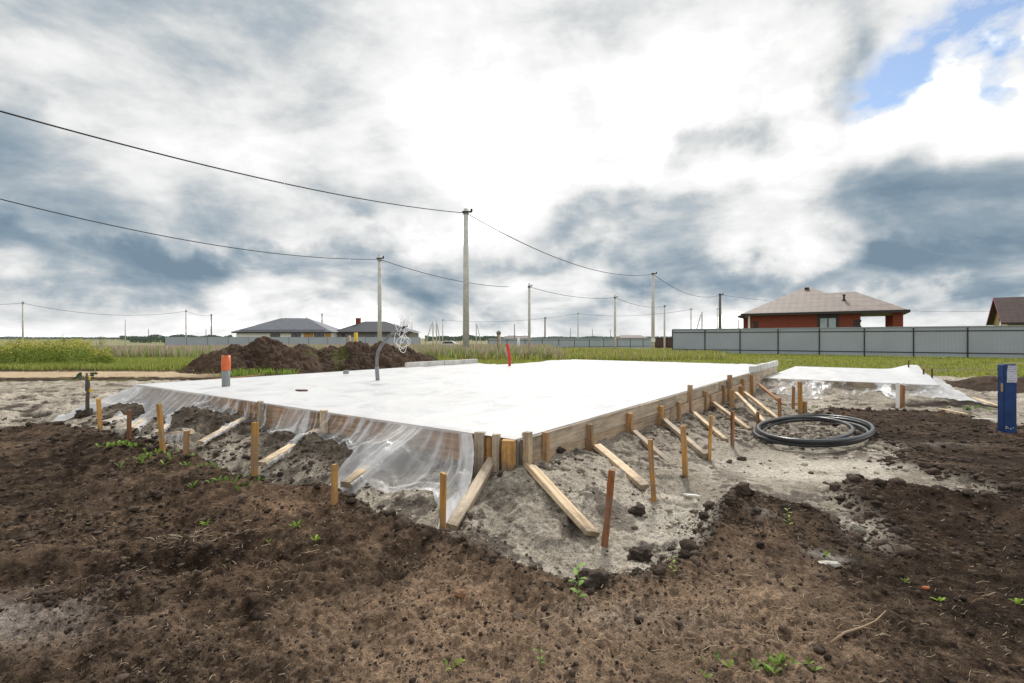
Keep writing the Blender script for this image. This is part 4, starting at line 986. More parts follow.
# tall yellow-green weeds on the left
def thicket():
    L = []
    for i in range(230):
        y = random.uniform(23, 31); x = y*random.uniform(-1.2, -.80)-random.random()**2*2.0*0; 
        dens = 1 if x/y < -.86 else .4
        if random.random() > dens: continue
        L.append((x, y, float(Bz(x, y)), random.uniform(.7, 1.35)*(1.0 if x/y < -.84 else .7)))
    V = []; T = []; C = []
    def plant(x, y, z, H, lc, fc, nl):
        for k in range(nl):
            t = random.random()**.8; zz = z+H*(.05+.95*t); r = H*.20*(1.1-abs(t-.55)*1.0)*random.random()**.5*1.3; a = random.uniform(0, 6.28); px, py = x+math.cos(a)*r, y+math.sin(a)*r
            s_ = random.uniform(.025, .06)*(1 if t < .8 else .8); d = Vector((random.gauss(0, 1), random.gauss(0, 1), random.gauss(0, .8))).normalized(); e_ = d.cross(Vector((random.gauss(0, 1), random.gauss(0, 1), random.gauss(0, 1)))).normalized()
            b = len(V); p = Vector((px, py, zz)); V.extend([p-d*s_, p+e_*s_*.6, p+d*s_, p-e_*s_*.6]); T.append((b, b+1, b+2, b+3))
            c = fc if (t > .72 and random.random() < .7) else lc; k2 = random.uniform(.65, 1.3); C.extend([(c[0]*k2, c[1]*k2, c[2]*k2, 1)]*4)
    for x, y, z, H in L: plant(x, y, z, H, (.22, .28, .05), (.50, .46, .10), 170)
    o = np_mesh('weed_thicket', np.array([tuple(v) for v in V]), np.array(T), M['leafy'], colors={'col': np.array(C)}); tag(o, 'tall yellow green weeds massed along the left beyond the road', 'weeds', kind='stuff')
    # single tall weeds in front of the right fence and a few others
    src = None
    spots = [(799, 351, 341-1, 40.2, 'thin tall weed before the fence, leftmost of the three by the brick house'), (833, 352, 347, 39, 'low yellow weed before the fence between two taller ones'),
        (842, 352, 341, 39, 'slender yellow weed before the middle of the steel fence'), (882, 354, 337, 37, 'bushiest tall yellow weed before the steel fence'),
        (15, 352, 334, 24, 'pale flowering weed rising above the thicket at the far left'), (70, 354, 332, 26, 'tallest flowering weed at the right end of the left thicket'), (100, 345, 335.5, 40, 'lone thin weed in the pink field right of the thicket')]
    for px, yb, yt, D, lb in spots:
        X = (px-512)/F*D; z = float(Bz(X, D)); H = zpx(yt, D)-z; e = empty('tall_weed', (X, D, z)); tag(e, lb, 'weed', 'tall weeds standing singly')
        m = MB(); tops = []
        for q in range(7):
            a = random.uniform(0, 6.28); r = H*random.uniform(.06, .26); t = random.uniform(.7, 1); tops.append((math.cos(a)*r, math.sin(a)*r, H*t)); m.tube([(0, 0, 0), (math.cos(a)*r*.3, math.sin(a)*r*.3, H*t*.5), tops[-1]], [.012, .009, .005], 5)
        m.build('stem', mat_plain('weed_stem', (.16, .17, .05), .7), e)
        V.clear(); T.clear(); C.clear()
        for tp in tops:
            for _ in range(26):
                p = Vector(tp)*random.uniform(.55, 1.03)+Vector((random.gauss(0, .05), random.gauss(0, .05), random.gauss(0, .035))); s_ = random.uniform(.015, .04); d = Vector((random.gauss(0, 1), random.gauss(0, 1), random.gauss(0, .6))).normalized(); e_ = d.orthogonal().normalized()
                b = len(V); V.extend([p-d*s_, p+e_*s_*.6, p+d*s_, p-e_*s_*.6]); T.append((b, b+1, b+2, b+3)); k2 = random.uniform(.7, 1.3); c = (.34, .32, .07) if random.random() < .55 else (.15, .18, .04); C.extend([(c[0]*k2, c[1]*k2, c[2]*k2, 1)]*4)
        np_mesh('foliage', np.array([tuple(v) for v in V]), np.array(T), M['leafy'], e, colors={'col': np.array(C)})
thicket()
# seedlings in the foreground
def seedling(px, py, size, nl, lb, shape='rosette', col=(.20, .30, .035)):
    x, y, z = ghit(px, py); z = Hz1(x, y); e = empty('seedling', (x, y, z)); tag(e, lb, 'seedling', 'small green plants on bare soil')
    V = []; T = []; C = []
    def leaf(base, d, L, w, k):
        d = Vector(d).normalized(); s_ = d.cross(Vector((0, 0, 1)));
        if s_.length < .1: s_ = Vector((1, 0, 0))
        s_.normalize(); b = len(V); base = Vector(base); up = Vector((0, 0, 1))
        for t, ww, sag in ((0, .12, 0), (.3, .8, .02), (.6, 1, .0), (.85, .55, -.06), (1, .02, -.14)):
            p = base+d*L*t+up*sag*L; V.extend([p-s_*w*ww/2+up*w*.12*ww, p, p+s_*w*ww/2+up*w*.12*ww]); C.extend([(col[0]*k, col[1]*k, col[2]*k, 1)]*3)
        for i in range(4):
            for j in range(2): q = b+i*3+j; T.append((q, q+1, q+4, q+3))
    if shape == 'rosette':
        for i in range(nl):
            a = 6.28*i/nl+random.uniform(-.4, .4); el = random.uniform(.3, 1.2); leaf((random.gauss(0, size*.12), random.gauss(0, size*.12), 0), (math.cos(a), math.sin(a), math.tan(min(el, 1.1))*.8), size*random.uniform(.6, 1.1), size*random.uniform(.22, .34), random.uniform(.7, 1.4))
    elif shape == 'sprig':
        for i in range(nl):
            a = 2.4*i; zz = size*(.15+.85*i/nl); leaf((random.gauss(0, .004), 0, zz), (math.cos(a), math.sin(a), .35), size*.28, size*.13, random.uniform(.8, 1.5))
    else:
        for i in range(nl):
            bx, by = random.gauss(0, size*.8), random.gauss(0, size*.3); bz = Hz1(x+bx, y+by)-z; a = random.uniform(0, 6.28)
            for q in range(3): leaf((bx, by, bz+.005), (math.cos(a+q*2.1), math.sin(a+q*2.1), random.uniform(.3, 1.6)), size*random.uniform(.25, .42), size*random.uniform(.10, .17), random.uniform(.6, 1.4))
    np_mesh('leaves', np.array([tuple(v) for v in V]), np.array(T), M['leafy'], e, True, {'col': np.array(C)})
    hgt = size*.9 if shape == 'sprig' else size*.2
    MB().tube([(0, 0, -.01), (.002, 0, hgt*.5), (0, .002, hgt)], [.0025, .002, .0012], 5).build('stem', mat_plain('seedling_stem', (.15, .2, .05), .6), e)
for a in [(205, 523, .055, 7, 'small flat seedling on the dark soil of the left bank'), (297, 528, .06, 8, 'bright seedling on soil below the tall orange stake'), (316, 541, .06, 7, 'seedling just right of and below the bright one on the left'),
          (268, 543, .03, 5, 'tiny pale seedling left of two larger ones'), (451, 668, .05, 6, 'seedling at the bottom edge left of centre'), (513, 505, .02, 4, 'tiny green shoot in the grey sand near the corner'),
          (1018, 603, .05, 6, 'seedling at the right edge of the dark soil'), (826, 556, .035, 5, 'tiny seedling beside the white patch on the right'), (938, 598, .045, 6, 'seedling in the dark soil at lower right'), (905, 580, .03, 5, 'tiny leaf pair near the orange leaf on the right')]:
    seedling(*a)
seedling(540, 668, .07, 5, 'upright slender shoot at the bottom edge near the centre', 'sprig', (.12, .26, .03))
seedling(578, 604, .17, 9, 'tall thin sprig at the edge of the sand below the rust coloured stake', 'sprig', (.16, .28, .04))
seedling(788, 528, .11, 7, 'small sprig on top of the soil hump at right', 'sprig', (.2, .3, .04))
seedling(672, 575, .10, 6, 'small sprig among clods at the edge of the sand', 'sprig', (.2, .28, .05))
seedling(768, 672, .10, 17, 'leafy creeping weed at the bottom right of centre', 'creeper', (.17, .26, .045))
seedling(722, 660, .05, 5, 'small plant left of the creeping weed at the bottom', 'creeper', (.10, .2, .035))
seedling(128, 447, .20, 16, 'broad leaved green weed on the left bank below the dark stake', 'creeper', (.17, .27, .04))
seedling(152, 452, .15, 8, 'green weed at the foot of the leaning orange stake', 'creeper', (.19, .29, .04))
seedling(235, 483, .16, 13, 'low spreading weed left of the tall orange stake', 'creeper', (.12, .22, .03))
seedling(198, 467, .14, 9, 'low green weed between the stub stake and the thin wrapped brace', 'creeper', (.13, .22, .03))
seedling(150, 463, .20, 10, 'faint green tuft on the crest of the left bank', 'creeper', (.15, .22, .04))
seedling(823, 408, .16, 8, 'green tuft at the foot of the film on the side slab', 'creeper', (.12, .2, .03))
seedling(968, 409, .22, 14, 'green tuft beside the tip of the side sheet', 'creeper', (.12, .22, .03))
# stones, twig, leaf
def stone(px, py, s_, col, lb, nm='stone'):
    x, y, z = ghit(px, py); z = Hz1(x, y); V0, F0 = rough_lump(4, int(px) % 90, 1.3 if nm == 'clod' else .6)
    o = np_mesh(nm, V0*.8*np.array(s_)+np.array([x, y, z+s_[2]*.4]), F0, mat_plain(nm+'_mat', col, .9, .3, 30, .5), smooth=True); tag(o, lb, nm)
stone(460, 601, (.030, .024, .02), (.26, .14, .08), 'round orange brown stone on the soil below the slab corner')
stone(926, 588, (.022, .015, .010), (.42, .13, .05), 'small bright orange chip lying on the right soil')
stone(828, 566, (.07, .035, .016), (.46, .43, .38), 'flat pale lump of sand on the right soil', 'sand_lump')
stone(155, 497, (.05, .04, .035), (.055, .038, .028), 'dark round clod in the rut of the left bank', 'clod')
stone(742, 407+53, (.05, .04, .03), (.05, .04, .03), 'dark clod on sand left below the pipe coil', 'clod')
for px, py, s_, lb in ((636, 490+24, .05, 'dark clod on the sand slope below the second orange stake'), (640, 560, .055, 'largest dark clod at the lip of the sand hollow'), (592, 583, .06, 'dark clod block at the lowest edge of the sand'), (560, 455, .04, 'dark clod high on the sand beside the slim post')):
    stone(px, py, (s_*1.2, s_, s_*.8), (.05, .036, .027), lb, 'clod')
def twig():
    P = [(830, 650), (845, 640), (862, 634), (876, 627), (886, 615)]; pts = []
    for px, py in P:
        x, y, z = ghit(px, py); pts.append((x, y, Hz1(x, y)+.015))
    m = MB().tube(pts, [.004, .005, .004, .003, .0015], 7)
    m.tube([pts[1], (pts[1][0]-.05, pts[1][1]-.015, pts[1][2]+.01)], [.003, .001], 5); m.tube([pts[2], (pts[2][0]+.03, pts[2][1]-.04, pts[2][2]+.012)], [.003, .001], 5); m.tube([pts[3], (pts[3][0]-.035, pts[3][1]+.02, pts[3][2]+.02)], [.002, .001], 5)
    o = m.build('twig', mat_plain('twig', (.30, .21, .13), .8), smooth=True); tag(o, 'dry forked twig lying on the soil at lower right', 'twig')
twig()

# ------------------------------------------------------------------ FENCES
def steel_fence(P, Q, spacing, z0, H, lb, name='steel_fence', mat='fence', detail=True, back_posts=True):
    P = Vector((*P, 0)); Q = Vector((*Q, 0)); L = (Q-P).length; ang = math.atan2((Q-P).y, (Q-P).x)
    e = empty(name, (P.x, P.y, z0), ang); tag(e, lb, 'fence', 'sheet steel fences')
    n = max(1, round(L/spacing)); s_ = L/n
    zb = lambda k: float(Bz(P.x+(Q-P).x*k/n, P.y+(Q-P).y*k/n))-z0
    for k in range(n):
        b0 = zb(k)+.10; b1 = zb(k+1)+.10
        m = MB(); m.add([(k*s_+.03, 0, b0), ((k+1)*s_-.03, 0, b1), ((k+1)*s_-.03, 0, H-.04), (k*s_+.03, 0, H-.04), (k*s_+.03, .02, b0), ((k+1)*s_-.03, .02, b1), ((k+1)*s_-.03, .02, H-.04), (k*s_+.03, .02, H-.04)],
              [(0, 1, 2, 3), (7, 6, 5, 4), (0, 4, 5, 1), (3, 2, 6, 7), (0, 3, 7, 4), (1, 5, 6, 2)]); m.build('panel', M[mat], e)
    for k in range(n+1):
        m = MB(); m.box(k*s_-.035, k*s_+.035, -.05, .0-.002, zb(k)-.3, H-.05); m.build('fence_post', M['dark_trim'], e)
    if detail:
        m = MB(); m.box(0, L, -.03, -.004, H-.33, H-.27); m.build('rail', M['dark_trim'], e)
        m = MB(); m.box(0, L, -.03, -.004, .27, .33); m.build('rail', M['dark_trim'], e)
    m = MB(); m.box(0, L, -.06, .04, H-.038, H+.02); m.build('cap', M['fence_cap'], e)
    return e
A = np.array((.3294*44.4, 44.4)); A = A-np.array((.812, -.584))*.38; B = A+np.array((.812, -.584))*30.8
steel_fence(A, B, 2.8, -.05, 2.08, 'tall grey blue sheet steel fence crossing the right side before the brick house')
def px_at(px, D): return ((px-512)/F*D, D)
steel_fence(px_at(420, 86), px_at(165, 78), 3.0, -.45, 1.84, 'grey steel fence in front of the two dark roofed houses at left', detail=True)
steel_fence(px_at(488, 84), px_at(655, 108), 4.0, -.75, 1.9, 'distant grey steel fence behind the middle concrete poles')
steel_fence(px_at(655, 95), px_at(679, 90), 3.0, -.6, 2.0, 'brown sheet fence left of the near steel fence corner', mat='fence_brown')

# ------------------------------------------------------------------ HOUSES
def hip(m, x0, x1, y0, y1, ze, zr, rx0, rx1, ry):
    m.add([(x0, y0, ze), (x1, y0, ze), (x1, y1, ze), (x0, y1, ze), (rx0, ry, zr), (rx1, ry, zr)], [(0, 1, 5, 4), (2, 3, 4, 5), (1, 2, 5), (3, 0, 4), (3, 2, 1, 0)])
def brick_house():
    A = Vector((26.0, 56.0)); B = Vector((37.8, 48.0)); ang = math.atan2((B-A).y, (B-A).x); zg = -.1; e = empty('brick_house', (A.x, A.y, zg), ang)
    tag(e, 'red brick bungalow with taupe tiled hip roof and corner porch behind the right fence', 'house')
    ze = 3.94-zg
    m = MB(); m.add([(.5, .5, 0), (10.7, .5, 0), (10.7, 9.5, 0), (.5, 9.5, 0), (.5, .5, ze-.18), (10.7, .5, ze-.18), (10.7, 9.5, ze-.18), (.5, 9.5, ze-.18)], [(0, 1, 5, 4), (1, 2, 6, 5), (2, 3, 7, 6), (3, 0, 4, 7)]); m.build('wall', M['brick'], e)
    m = MB(); hip(m, -.2, 14.5, -.2, 10.4, ze, 6.3-zg, 5, 10.3, 5.1); r = m.build('roof', M['roof_taupe'], e)
    m = MB(); m.add([(-.22, -.215, ze+.012), (11.9, -.215, ze+.012), (11.9, 12, ze+.012), (-.22, 12, ze+.012), (5.7, 6.2, 7.25-zg)], [(0, 1, 4), (1, 2, 4), (2, 3, 4), (3, 0, 4)]); m.build('roof_peak', M['roof_taupe'], r)
    m = MB(); m.cyl((9.3, 2.3, ze+1.1), .10, .75, 12); m.cyl((9.3, 2.3, ze+1.8), .17, .1, 12); m.cyl((9.3, 2.3, ze+1.05), .2, .3, 12); m.build('vent_pipe', M['dark_trim'], r)
    m = MB(); m.box(5.5, 5.95, 5.2, 5.5, 6.8-zg, 7.02-zg); m.build('roof_vent', M['dark_trim'], r)
    m = MB(); m.box(-.25, 14.55, -.28, -.20-.02, ze-.22, ze+.03); m.box(14.51, 14.6, -.2, 10.4, ze-.22, ze+.03); m.box(-.32, -.24, -.2, 10.4, ze-.22, ze+.03); m.build('fascia', M['dark_trim'], e)
    m = MB(); m.box(-.15, 14.45, -.15, 10.3, ze-.2, ze-.14); m.build('soffit', M['soffit'], e)
    for a, b in ((.8, 1.35), (10.1, 10.77)):
        m = MB()
        for k in range(9): m.box(a+(.12 if k % 2 and a < 5 else 0), b-(.12 if k % 2 and a > 5 else 0), .47, .6, .3*k+.55, .3*k+.80)
        m.build('quoins', M['dark_trim'], e)
    m = MB(); m.box(.35, .55, .3, .48, .2, ze-.2); m.build('downpipe', M['white'], e)
    m = MB(); m.box(13.3, 14.1, .5, 1.3, 0, ze-.2); m.build('porch_column', M['brick'], e)
    m = MB(); m.box(13.1, 13.95, 8.5, 9.3, 0, ze-.2); m.build('porch_column', M['brick'], e)
    f = MB(); x0, x1, z0, z1 = 7.15, 8.7, 1.0, ze-.55
    for a, b, c, d in ((x0, x1, z1-.08, z1), (x0, x1, z0, z0+.08), (x0, x0+.08, z0+.08, z1-.08), (x1-.08, x1, z0+.08, z1-.08), ((x0+x1)/2-.05, (x0+x1)/2+.05, z0+.08, z1-.08)): f.box(a, b, .40, .48, c, d)
    w = f.build('window', M['dark_trim'], e); m = MB(); m.quad((x0+.05, .45, z0+.05), (x1-.05, .45, z0+.05), (x1-.05, .45, z1-.05), (x0+.05, .45, z1-.05)); m.build('pane', M['glass_light'], w)
    m = MB(); m.box(x0-.15, x0-.01, .42, .49, z0-.1, z1+.3); m.box(x1+.01, x1+.15, .42, .49, z0-.1, z1+.3); m.box(x0-.01, x1+.01, .42, .49, z1+.01, z1+.3); m.build('window_surround', M['dark_trim'], w)
    # back left wing
    m = MB(); m.box(-.65, .48, 3.4, 9.3, 0, ze-.25); m.build('wing_wall', M['brick'], e)
    m = MB(); hip(m, -1.1, 5, 2.9, 10.0, ze-.05, ze+1.2, 1.6, 3.5, 6.4); m.build('wing_roof', M['roof_taupe'], e)
    m = MB(); m.box(-1.17, -1.11, 2.9, 10.0, ze-.28, ze-.06); m.box(-1.1, -.34, 2.83, 2.89, ze-.28, ze-.06); m.build('wing_fascia', M['dark_trim'], e)
brick_house()
def gable_house():
    A = Vector((49.0, 50.0)); ang = math.atan2(-.584, .812); e = empty('gable_house', (A.x, A.y, -.1), ang); tag(e, 'dark brown tiled gable roof of a house at the right edge beyond the fence', 'house')
    ze = 2.9; zr = 5.65; W = 8.2; L = 13
    m = MB(); m.add([(0, 0, ze), (L, 0, ze), (L, W/2, zr), (0, W/2, zr), (0, W, ze), (L, W, ze)], [(0, 1, 2, 3), (3, 2, 5, 4)]); m.add([(0, 0, ze-.12), (L, 0, ze-.12), (L, W/2, zr-.12), (0, W/2, zr-.12), (0, W, ze-.12), (L, W, ze-.12)], [(3, 2, 1, 0), (4, 5, 2, 3)]); m.build('roof', M['roof_brown'], e)
    m = MB()
    for a, b in (((0, ze), (W/2, zr)), ((W, ze), (W/2, zr))):
        m.add([(-.05, a[0], a[1]-.2), (-.05, b[0], b[1]-.2), (-.05, b[0], b[1]+.03), (-.05, a[0], a[1]+.03), (-.01, a[0], a[1]-.2), (-.01, b[0], b[1]-.2), (-.01, b[0], b[1]+.03), (-.01, a[0], a[1]+.03)], [(0, 1, 2, 3), (7, 6, 5, 4), (3, 2, 6, 7), (0, 4, 5, 1)])
    m.build('bargeboard', M['purple_trim'], e)
    m = MB(); m.add([(.5, .5, 0), (.5, W-.5, 0), (.5, W-.5, ze+.1), (.5, W/2, zr-.3), (.5, .5, ze+.1)], [(0, 1, 2, 3, 4)]); m.add([(.5, .5, 0), (L-.3, .5, 0), (L-.3, .5, ze-.15), (.5, .5, ze-.15)], [(0, 1, 2, 3)]); m.build('wall', M['yellow_wall'], e)
    m = MB(); m.box(0, L, -.06, -.01, ze-.2, ze); m.build('gutter', M['dark_trim'], e)
    m = MB(); m.box(.47, .49, 3.6, 4.6, ze-.3, ze+.9); m.build('window', M['glass'], e)
gable_house()
def far_house(px0, px1, yr, rp0, rp1, D, roof, lb, white, depth=11, chim=None, yev=331.8):
    zg = -.65; X0 = (px0-512)/F*D; X1 = (px1-512)/F*D; e = empty('bungalow', (X0, D, zg), 0); W = X1-X0; ze = zpx(yev, D)-zg; zr = zpx(yr, D*1.05)-zg; tag(e, lb, 'house')
    m = MB(); hip(m, 0, W, 0, depth, ze, zr, (rp0-px0)/(px1-px0)*W, (rp1-px0)/(px1-px0)*W, depth/2); r = m.build('roof', M[roof], e)
    m = MB(); m.add([(.6, .6, 0), (W-.6, .6, 0), (W-.6, depth-.6, 0), (.6, depth-.6, 0), (.6, .6, ze-.1), (W-.6, .6, ze-.1), (W-.6, depth-.6, ze-.1), (.6, depth-.6, ze-.1)], [(0, 1, 5, 4), (1, 2, 6, 5), (2, 3, 7, 6), (3, 0, 4, 7)]); m.build('wall', M['white'] if white else M['soffit'], e)
    m = MB(); m.box(-.02, W+.02, -.06, -.01, ze-.25, ze+.02); m.build('fascia', M['dark_trim'], e)
    if white:
        for a, b in ((269, 278.5), (290, 299.5), (313, 323)):
            x0, x1 = (a-px0)/(px1-px0)*W, (b-px0)/(px1-px0)*W; m = MB()
            for q in ((x0, x1, ze-.42, ze-.35), (x0, x1, ze-2.0, ze-1.93), (x0, x0+.07, ze-1.93, ze-.42), (x1-.07, x1, ze-1.93, ze-.42), ((x0+x1)/2-.03, (x0+x1)/2+.03, ze-1.93, ze-.42)): m.box(q[0], q[1], .5, .57, q[2], q[3])
            w = m.build('window', M['dark_trim'], e); m = MB(); m.quad((x0+.03, .54, ze-1.98), (x1-.03, .54, ze-1.98), (x1-.03, .54, ze-.37), (x0+.03, .54, ze-.37)); m.build('pane', M['glass'], w)
        for a, b in ((302.5, 312), (324, 330)):
            m = MB(); m.box((a-px0)/(px1-px0)*W, (b-px0)/(px1-px0)*W, .53, .585, .8, ze-.3); m.build('board_panel', M['osb'], e)
        m = MB(); m.box(1.5, W-1.5, .35, .39, ze+.28, ze+.40); m.build('snow_guard', M['dark_trim'], r)
    else:
        for a in (.12, .42, .66):
            m = MB(); m.box(W*a, W*a+1.6, .52, .58, ze-1.9, ze-.4); m.build('window', M['glass'], e)
    if chim:
        x = (chim-px0)/(px1-px0)*W; m = MB(); m.box(x-.45, x+.45, depth*.4, depth*.4+.8, zr-1.4, zr+.55); m.build('chimney', M['brick'], r); m = MB(); m.box(x-.52, x+.52, depth*.4-.06, depth*.4+.86, zr+.55, zr+.66); m.build('chimney_cap', M['dark_trim'], r)
    else:
        m = MB(); m.cyl((W*.38, depth*.62, zr-1.0), .12, 1.1, 8); m.build('flue', M['dark_trim'], r)
far_house(231.5, 332, 318.0, 268, 296, 97, 'roof_grey', 'white walled bungalow with grey metal hip roof and boarded openings, left', True)
far_house(331, 412, 321.2, 357, 378, 101, 'roof_dark', 'dark roofed bungalow with a red brick chimney beside the white one', False, chim=351)
for px0, px1, yt, D, lb in ((503, 533, 335.5, 150, 'low brown roofed shed showing over the distant middle fence'), (619, 648, 335, 160, 'long low brown roof beyond the right end of the distant fence')):
    X0, X1 = (px0-512)/F*D, (px1-512)/F*D; e = empty('shed', (X0, D, -1)); tag(e, lb, 'shed'); W = X1-X0; zt = zpx(yt, D)+1
    m = MB(); hip(m, 0, W, 0, 7, zt-.9, zt, 1.5, W-1.5, 3.5); m.build('roof', M['roof_brown'], e); m = MB(); m.box(.3, W-.3, .3, 6.7, 0, zt-.92); m.build('wall', M['osb'], e)

# ------------------------------------------------------------------ POLES & WIRES
def pole(px, ytop, D, r, lb, mat='pole', group='utility poles', taper=.72, fit=True, X=None, zt=None, base=None):
    X = px_at(px, D)[0] if X is None else X; g = float(Bz(X, D)); zt = zpx(ytop, D) if zt is None else zt; H = zt-g
    e = empty('utility_pole', (X, D, g)); tag(e, lb, 'utility pole', group)
    m = MB(); m.cyl((0, 0, -.5), r, H+.5, 14, r*taper); m.build('shaft', M[mat], e, True)
    if fit:
        m = MB(); m.tube([(-r*1.1, -r*.6, H-.25), (r*1.8, -r*.6, H-.25)], r*.28, 6); m.cyl((r*1.7, -r*.6, H-.25), r*.32, r*.9, 8); m.build('insulator_bracket', M['dark_trim'], e)
        m = MB(); m.cyl((0, 0, H-.42), r*.86, .10, 14); m.build('clamp_band', M['pvc_grey'], e)
    return Vector((X, D, zt-.3))
P1 = pole(466, 209, 37.5, .25, 'largest concrete utility pole, standing just behind the slab left of centre')
P2 = pole(653, 272, 73, .27, 'tall concrete utility pole at the corner of the near steel fence')
P3 = pole(720, 293.5, 108.6, .34, 'dark doubled pole behind the fence left of the brick house', 'pole_wood')
dirv = Vector((24.05, 35.6, 0)); P0 = pole(0, 0, P1.y-dirv.y, .19, 'concrete utility pole off to the left of the view', X=P1.x-dirv.x, zt=10.7)
m = MB(); m.cyl((0, 0, 1.2), .30, .5, 12); mb = m.build('meter_box', M['white'], None); mb.location = (P2.x, P2.y-.1, float(Bz(P2.x, P2.y))); tag(mb, 'small white box strapped low on the tall concrete pole', 'meter box')
Q1 = pole(379.6, 254.5, 31.3, .15, 'slim concrete pole rising behind the bent conduit'); Q2 = pole(529.3, 283.5, 46, .14, 'slim concrete pole just right of the red pipe')
Q3 = pole(615, 295, 59, .15, 'slim concrete pole in the grass between the red pipe and the fence corner'); Q4 = pole(664.5, 304.5, 78, .15, 'slim pole immediately right of the tall pole at the fence corner')
Q0 = pole(0, 0, 16.6, .13, 'slim concrete pole off to the left nearer the road', X=-18.1, zt=6.45)
def wire(a, b, sag, r, lb, n=40):
    m = MB(); pts = [a.lerp(b, i/n)+Vector((0, 0, -4*sag*(i/n)*(1-i/n))) for i in range(n+1)]; o = m.tube(pts, r, 6).build('overhead_wire', M['wire'], smooth=True); tag(o, lb, 'wire', 'overhead wires')
wire(P0, P1, 1.6, .030, 'upper dark wire sweeping from the left edge to the largest pole'); wire(P1, P2, 1.7, .032, 'dark wire sagging between the largest pole and the fence corner pole'); wire(P2, P3, 1.6, .035, 'wire falling from the fence corner pole towards the brick house')
wire(Q0, Q1, .62, .019, 'lower dark wire from the left edge to the slim pole behind the conduit'); wire(Q1, Q2, .55, .022, 'wire between the two slim poles either side of the largest pole'); wire(Q2, Q3, .45, .022, 'wire from the slim pole by the red pipe to the next one'); wire(Q3, Q4, .5, .022, 'faint wire running on to the slim pole by the fence corner')
far = [(22.8, 301, 72, .13, 'lone distant pole at the far left above the weeds', 'pole'), (186, 309.5, 90, .13, 'distant pole left of the white bungalow, taller of a pair', 'pole'), (211.3, 314, 105, .14, 'distant pole between the taller one and the white bungalow', 'pole_wood'), (125.3, 319.5, 135, .14, 'small distant pole above the pink field', 'pole'),
  (322, 313.5, 125, .16, 'leaning brown pole between the two bungalows', 'pole_wood'), (306.5, 316, 130, .13, 'short pole behind the grey metal roof', 'pole'), (412, 322, 135, .14, 'thin pole just right of the white wire bundle', 'pole'), (442.7, 319, 125, .14, 'thin pole left of the largest concrete pole', 'pole'),
  (514.5, 324, 150, .14, 'short far pole right of the largest pole', 'pole_wood'), (545, 317, 125, .2, 'stout brown pole behind the middle of the distant fence', 'pole_wood'), (578, 312.5, 120, .15, 'taller thin pole behind the middle of the distant fence', 'pole'), (570.5, 328, 190, .12, 'tiny far pole left of the taller thin one', 'pole_wood'),
  (592.5, 329, 190, .12, 'tiny far pole right of the taller thin one', 'pole_wood'), (610.5, 329.5, 190, .12, 'tiny far pole close to the grass pole', 'pole_wood'), (691, 308, 105, .16, 'thin grey pole behind the left end of the near fence', 'pole'), (717.2, 308, 120, .14, 'short thin pole beside the dark doubled pole', 'pole'), (148.5, 329, 230, .15, 'faint tiny pole over the pink field', 'pole_wood'), (206, 329, 230, .15, 'faint tiny pole near the left fence', 'pole_wood')]
fp = {}
for px, yt, D, r, lb, mt in far: fp[px] = pole(px, yt, D, r, lb, mt, 'distant utility poles', fit=D < 126)
def aframe(px, ytop, D, w, lb):
    X = px_at(px, D)[0]; g = float(Bz(X, D)); H = zpx(ytop, D)-g; e = empty('braced_pole', (X, D, g)); tag(e, lb, 'utility pole', 'distant braced poles')
    MB().tube([(0, 0, -.4), (0, 0, H)], .16, 8).build('shaft', M['pole'], e, True); MB().tube([(w, 0, -.4), (w*.1, 0, H*.93)], .13, 8).build('strut', M['pole'], e, True)
aframe(433, 321, 125, -2.3, 'pole with a slanting strut to the left of the largest pole'); aframe(436.5, 320.5, 130, 1.2, 'pole with a steep right strut beside another braced pole'); aframe(476.3, 323, 150, 1.8, 'small braced pole just right of the largest pole'); aframe(702, 312, 115, -2.6, 'braced pole behind the near fence left of the doubled pole')
hw = lambda px, yt, D: Vector((*px_at(px, D), zpx(yt, D)))
wire(hw(-60, 300, 74), fp[22.8], .4, .022, 'thin wire leaving the far left pole at the picture edge'); wire(fp[22.8], fp[186], 1.2, .026, 'very thin wire from the far left pole across the field'); wire(fp[186], fp[211.3], .3, .026, 'short thin wire between the paired distant poles'); wire(fp[442.7], fp[578], 1.0, .030, 'thin wire above the distant middle fence'); wire(fp[578], fp[691], .9, .030, 'thin wire running from the middle fence to the near fence')
wire(P3, hw(1100, 305, 120), 2.5, .028, 'thin wire passing behind the brick house roof')
# small posts
def small_post(px, y0, y1, D, r, mat, lb, head=None):
    X = px_at(px, D)[0]; g = float(Bz(X, D)); H = zpx(y0, D)-g; e = empty('marker_post', (X, D, g)); tag(e, lb, 'post')
    MB().cyl((0, 0, -.2), r, H+.2, 12, r*.95).build('shaft', M[mat], e, True)
    if head:
        V0, F0 = ico(3); np_mesh('round_head', V0*head+np.array([0, 0, H]), F0, M['soffit'], e, True)
small_post(498.7, 333, 354, 36, .13, 'wood_pale', 'pale post with a round brown head in the grass near the red pipe', .17)
small_post(518.5, 337, 352, 42, .10, 'white', 'short white post in the grass just right of the red pipe'); small_post(355.8, 332.5, 348, 34, .13, 'yellow', 'yellow post standing behind the earth heap'); small_post(349, 335.5, 346, 36, .13, 'wood_pale', 'pale timber post beside the yellow post behind the heap'); 
small_post(738.5, 320, 328, 47, .07, 'white', 'thin white pipe showing above the fence left of the brick house')
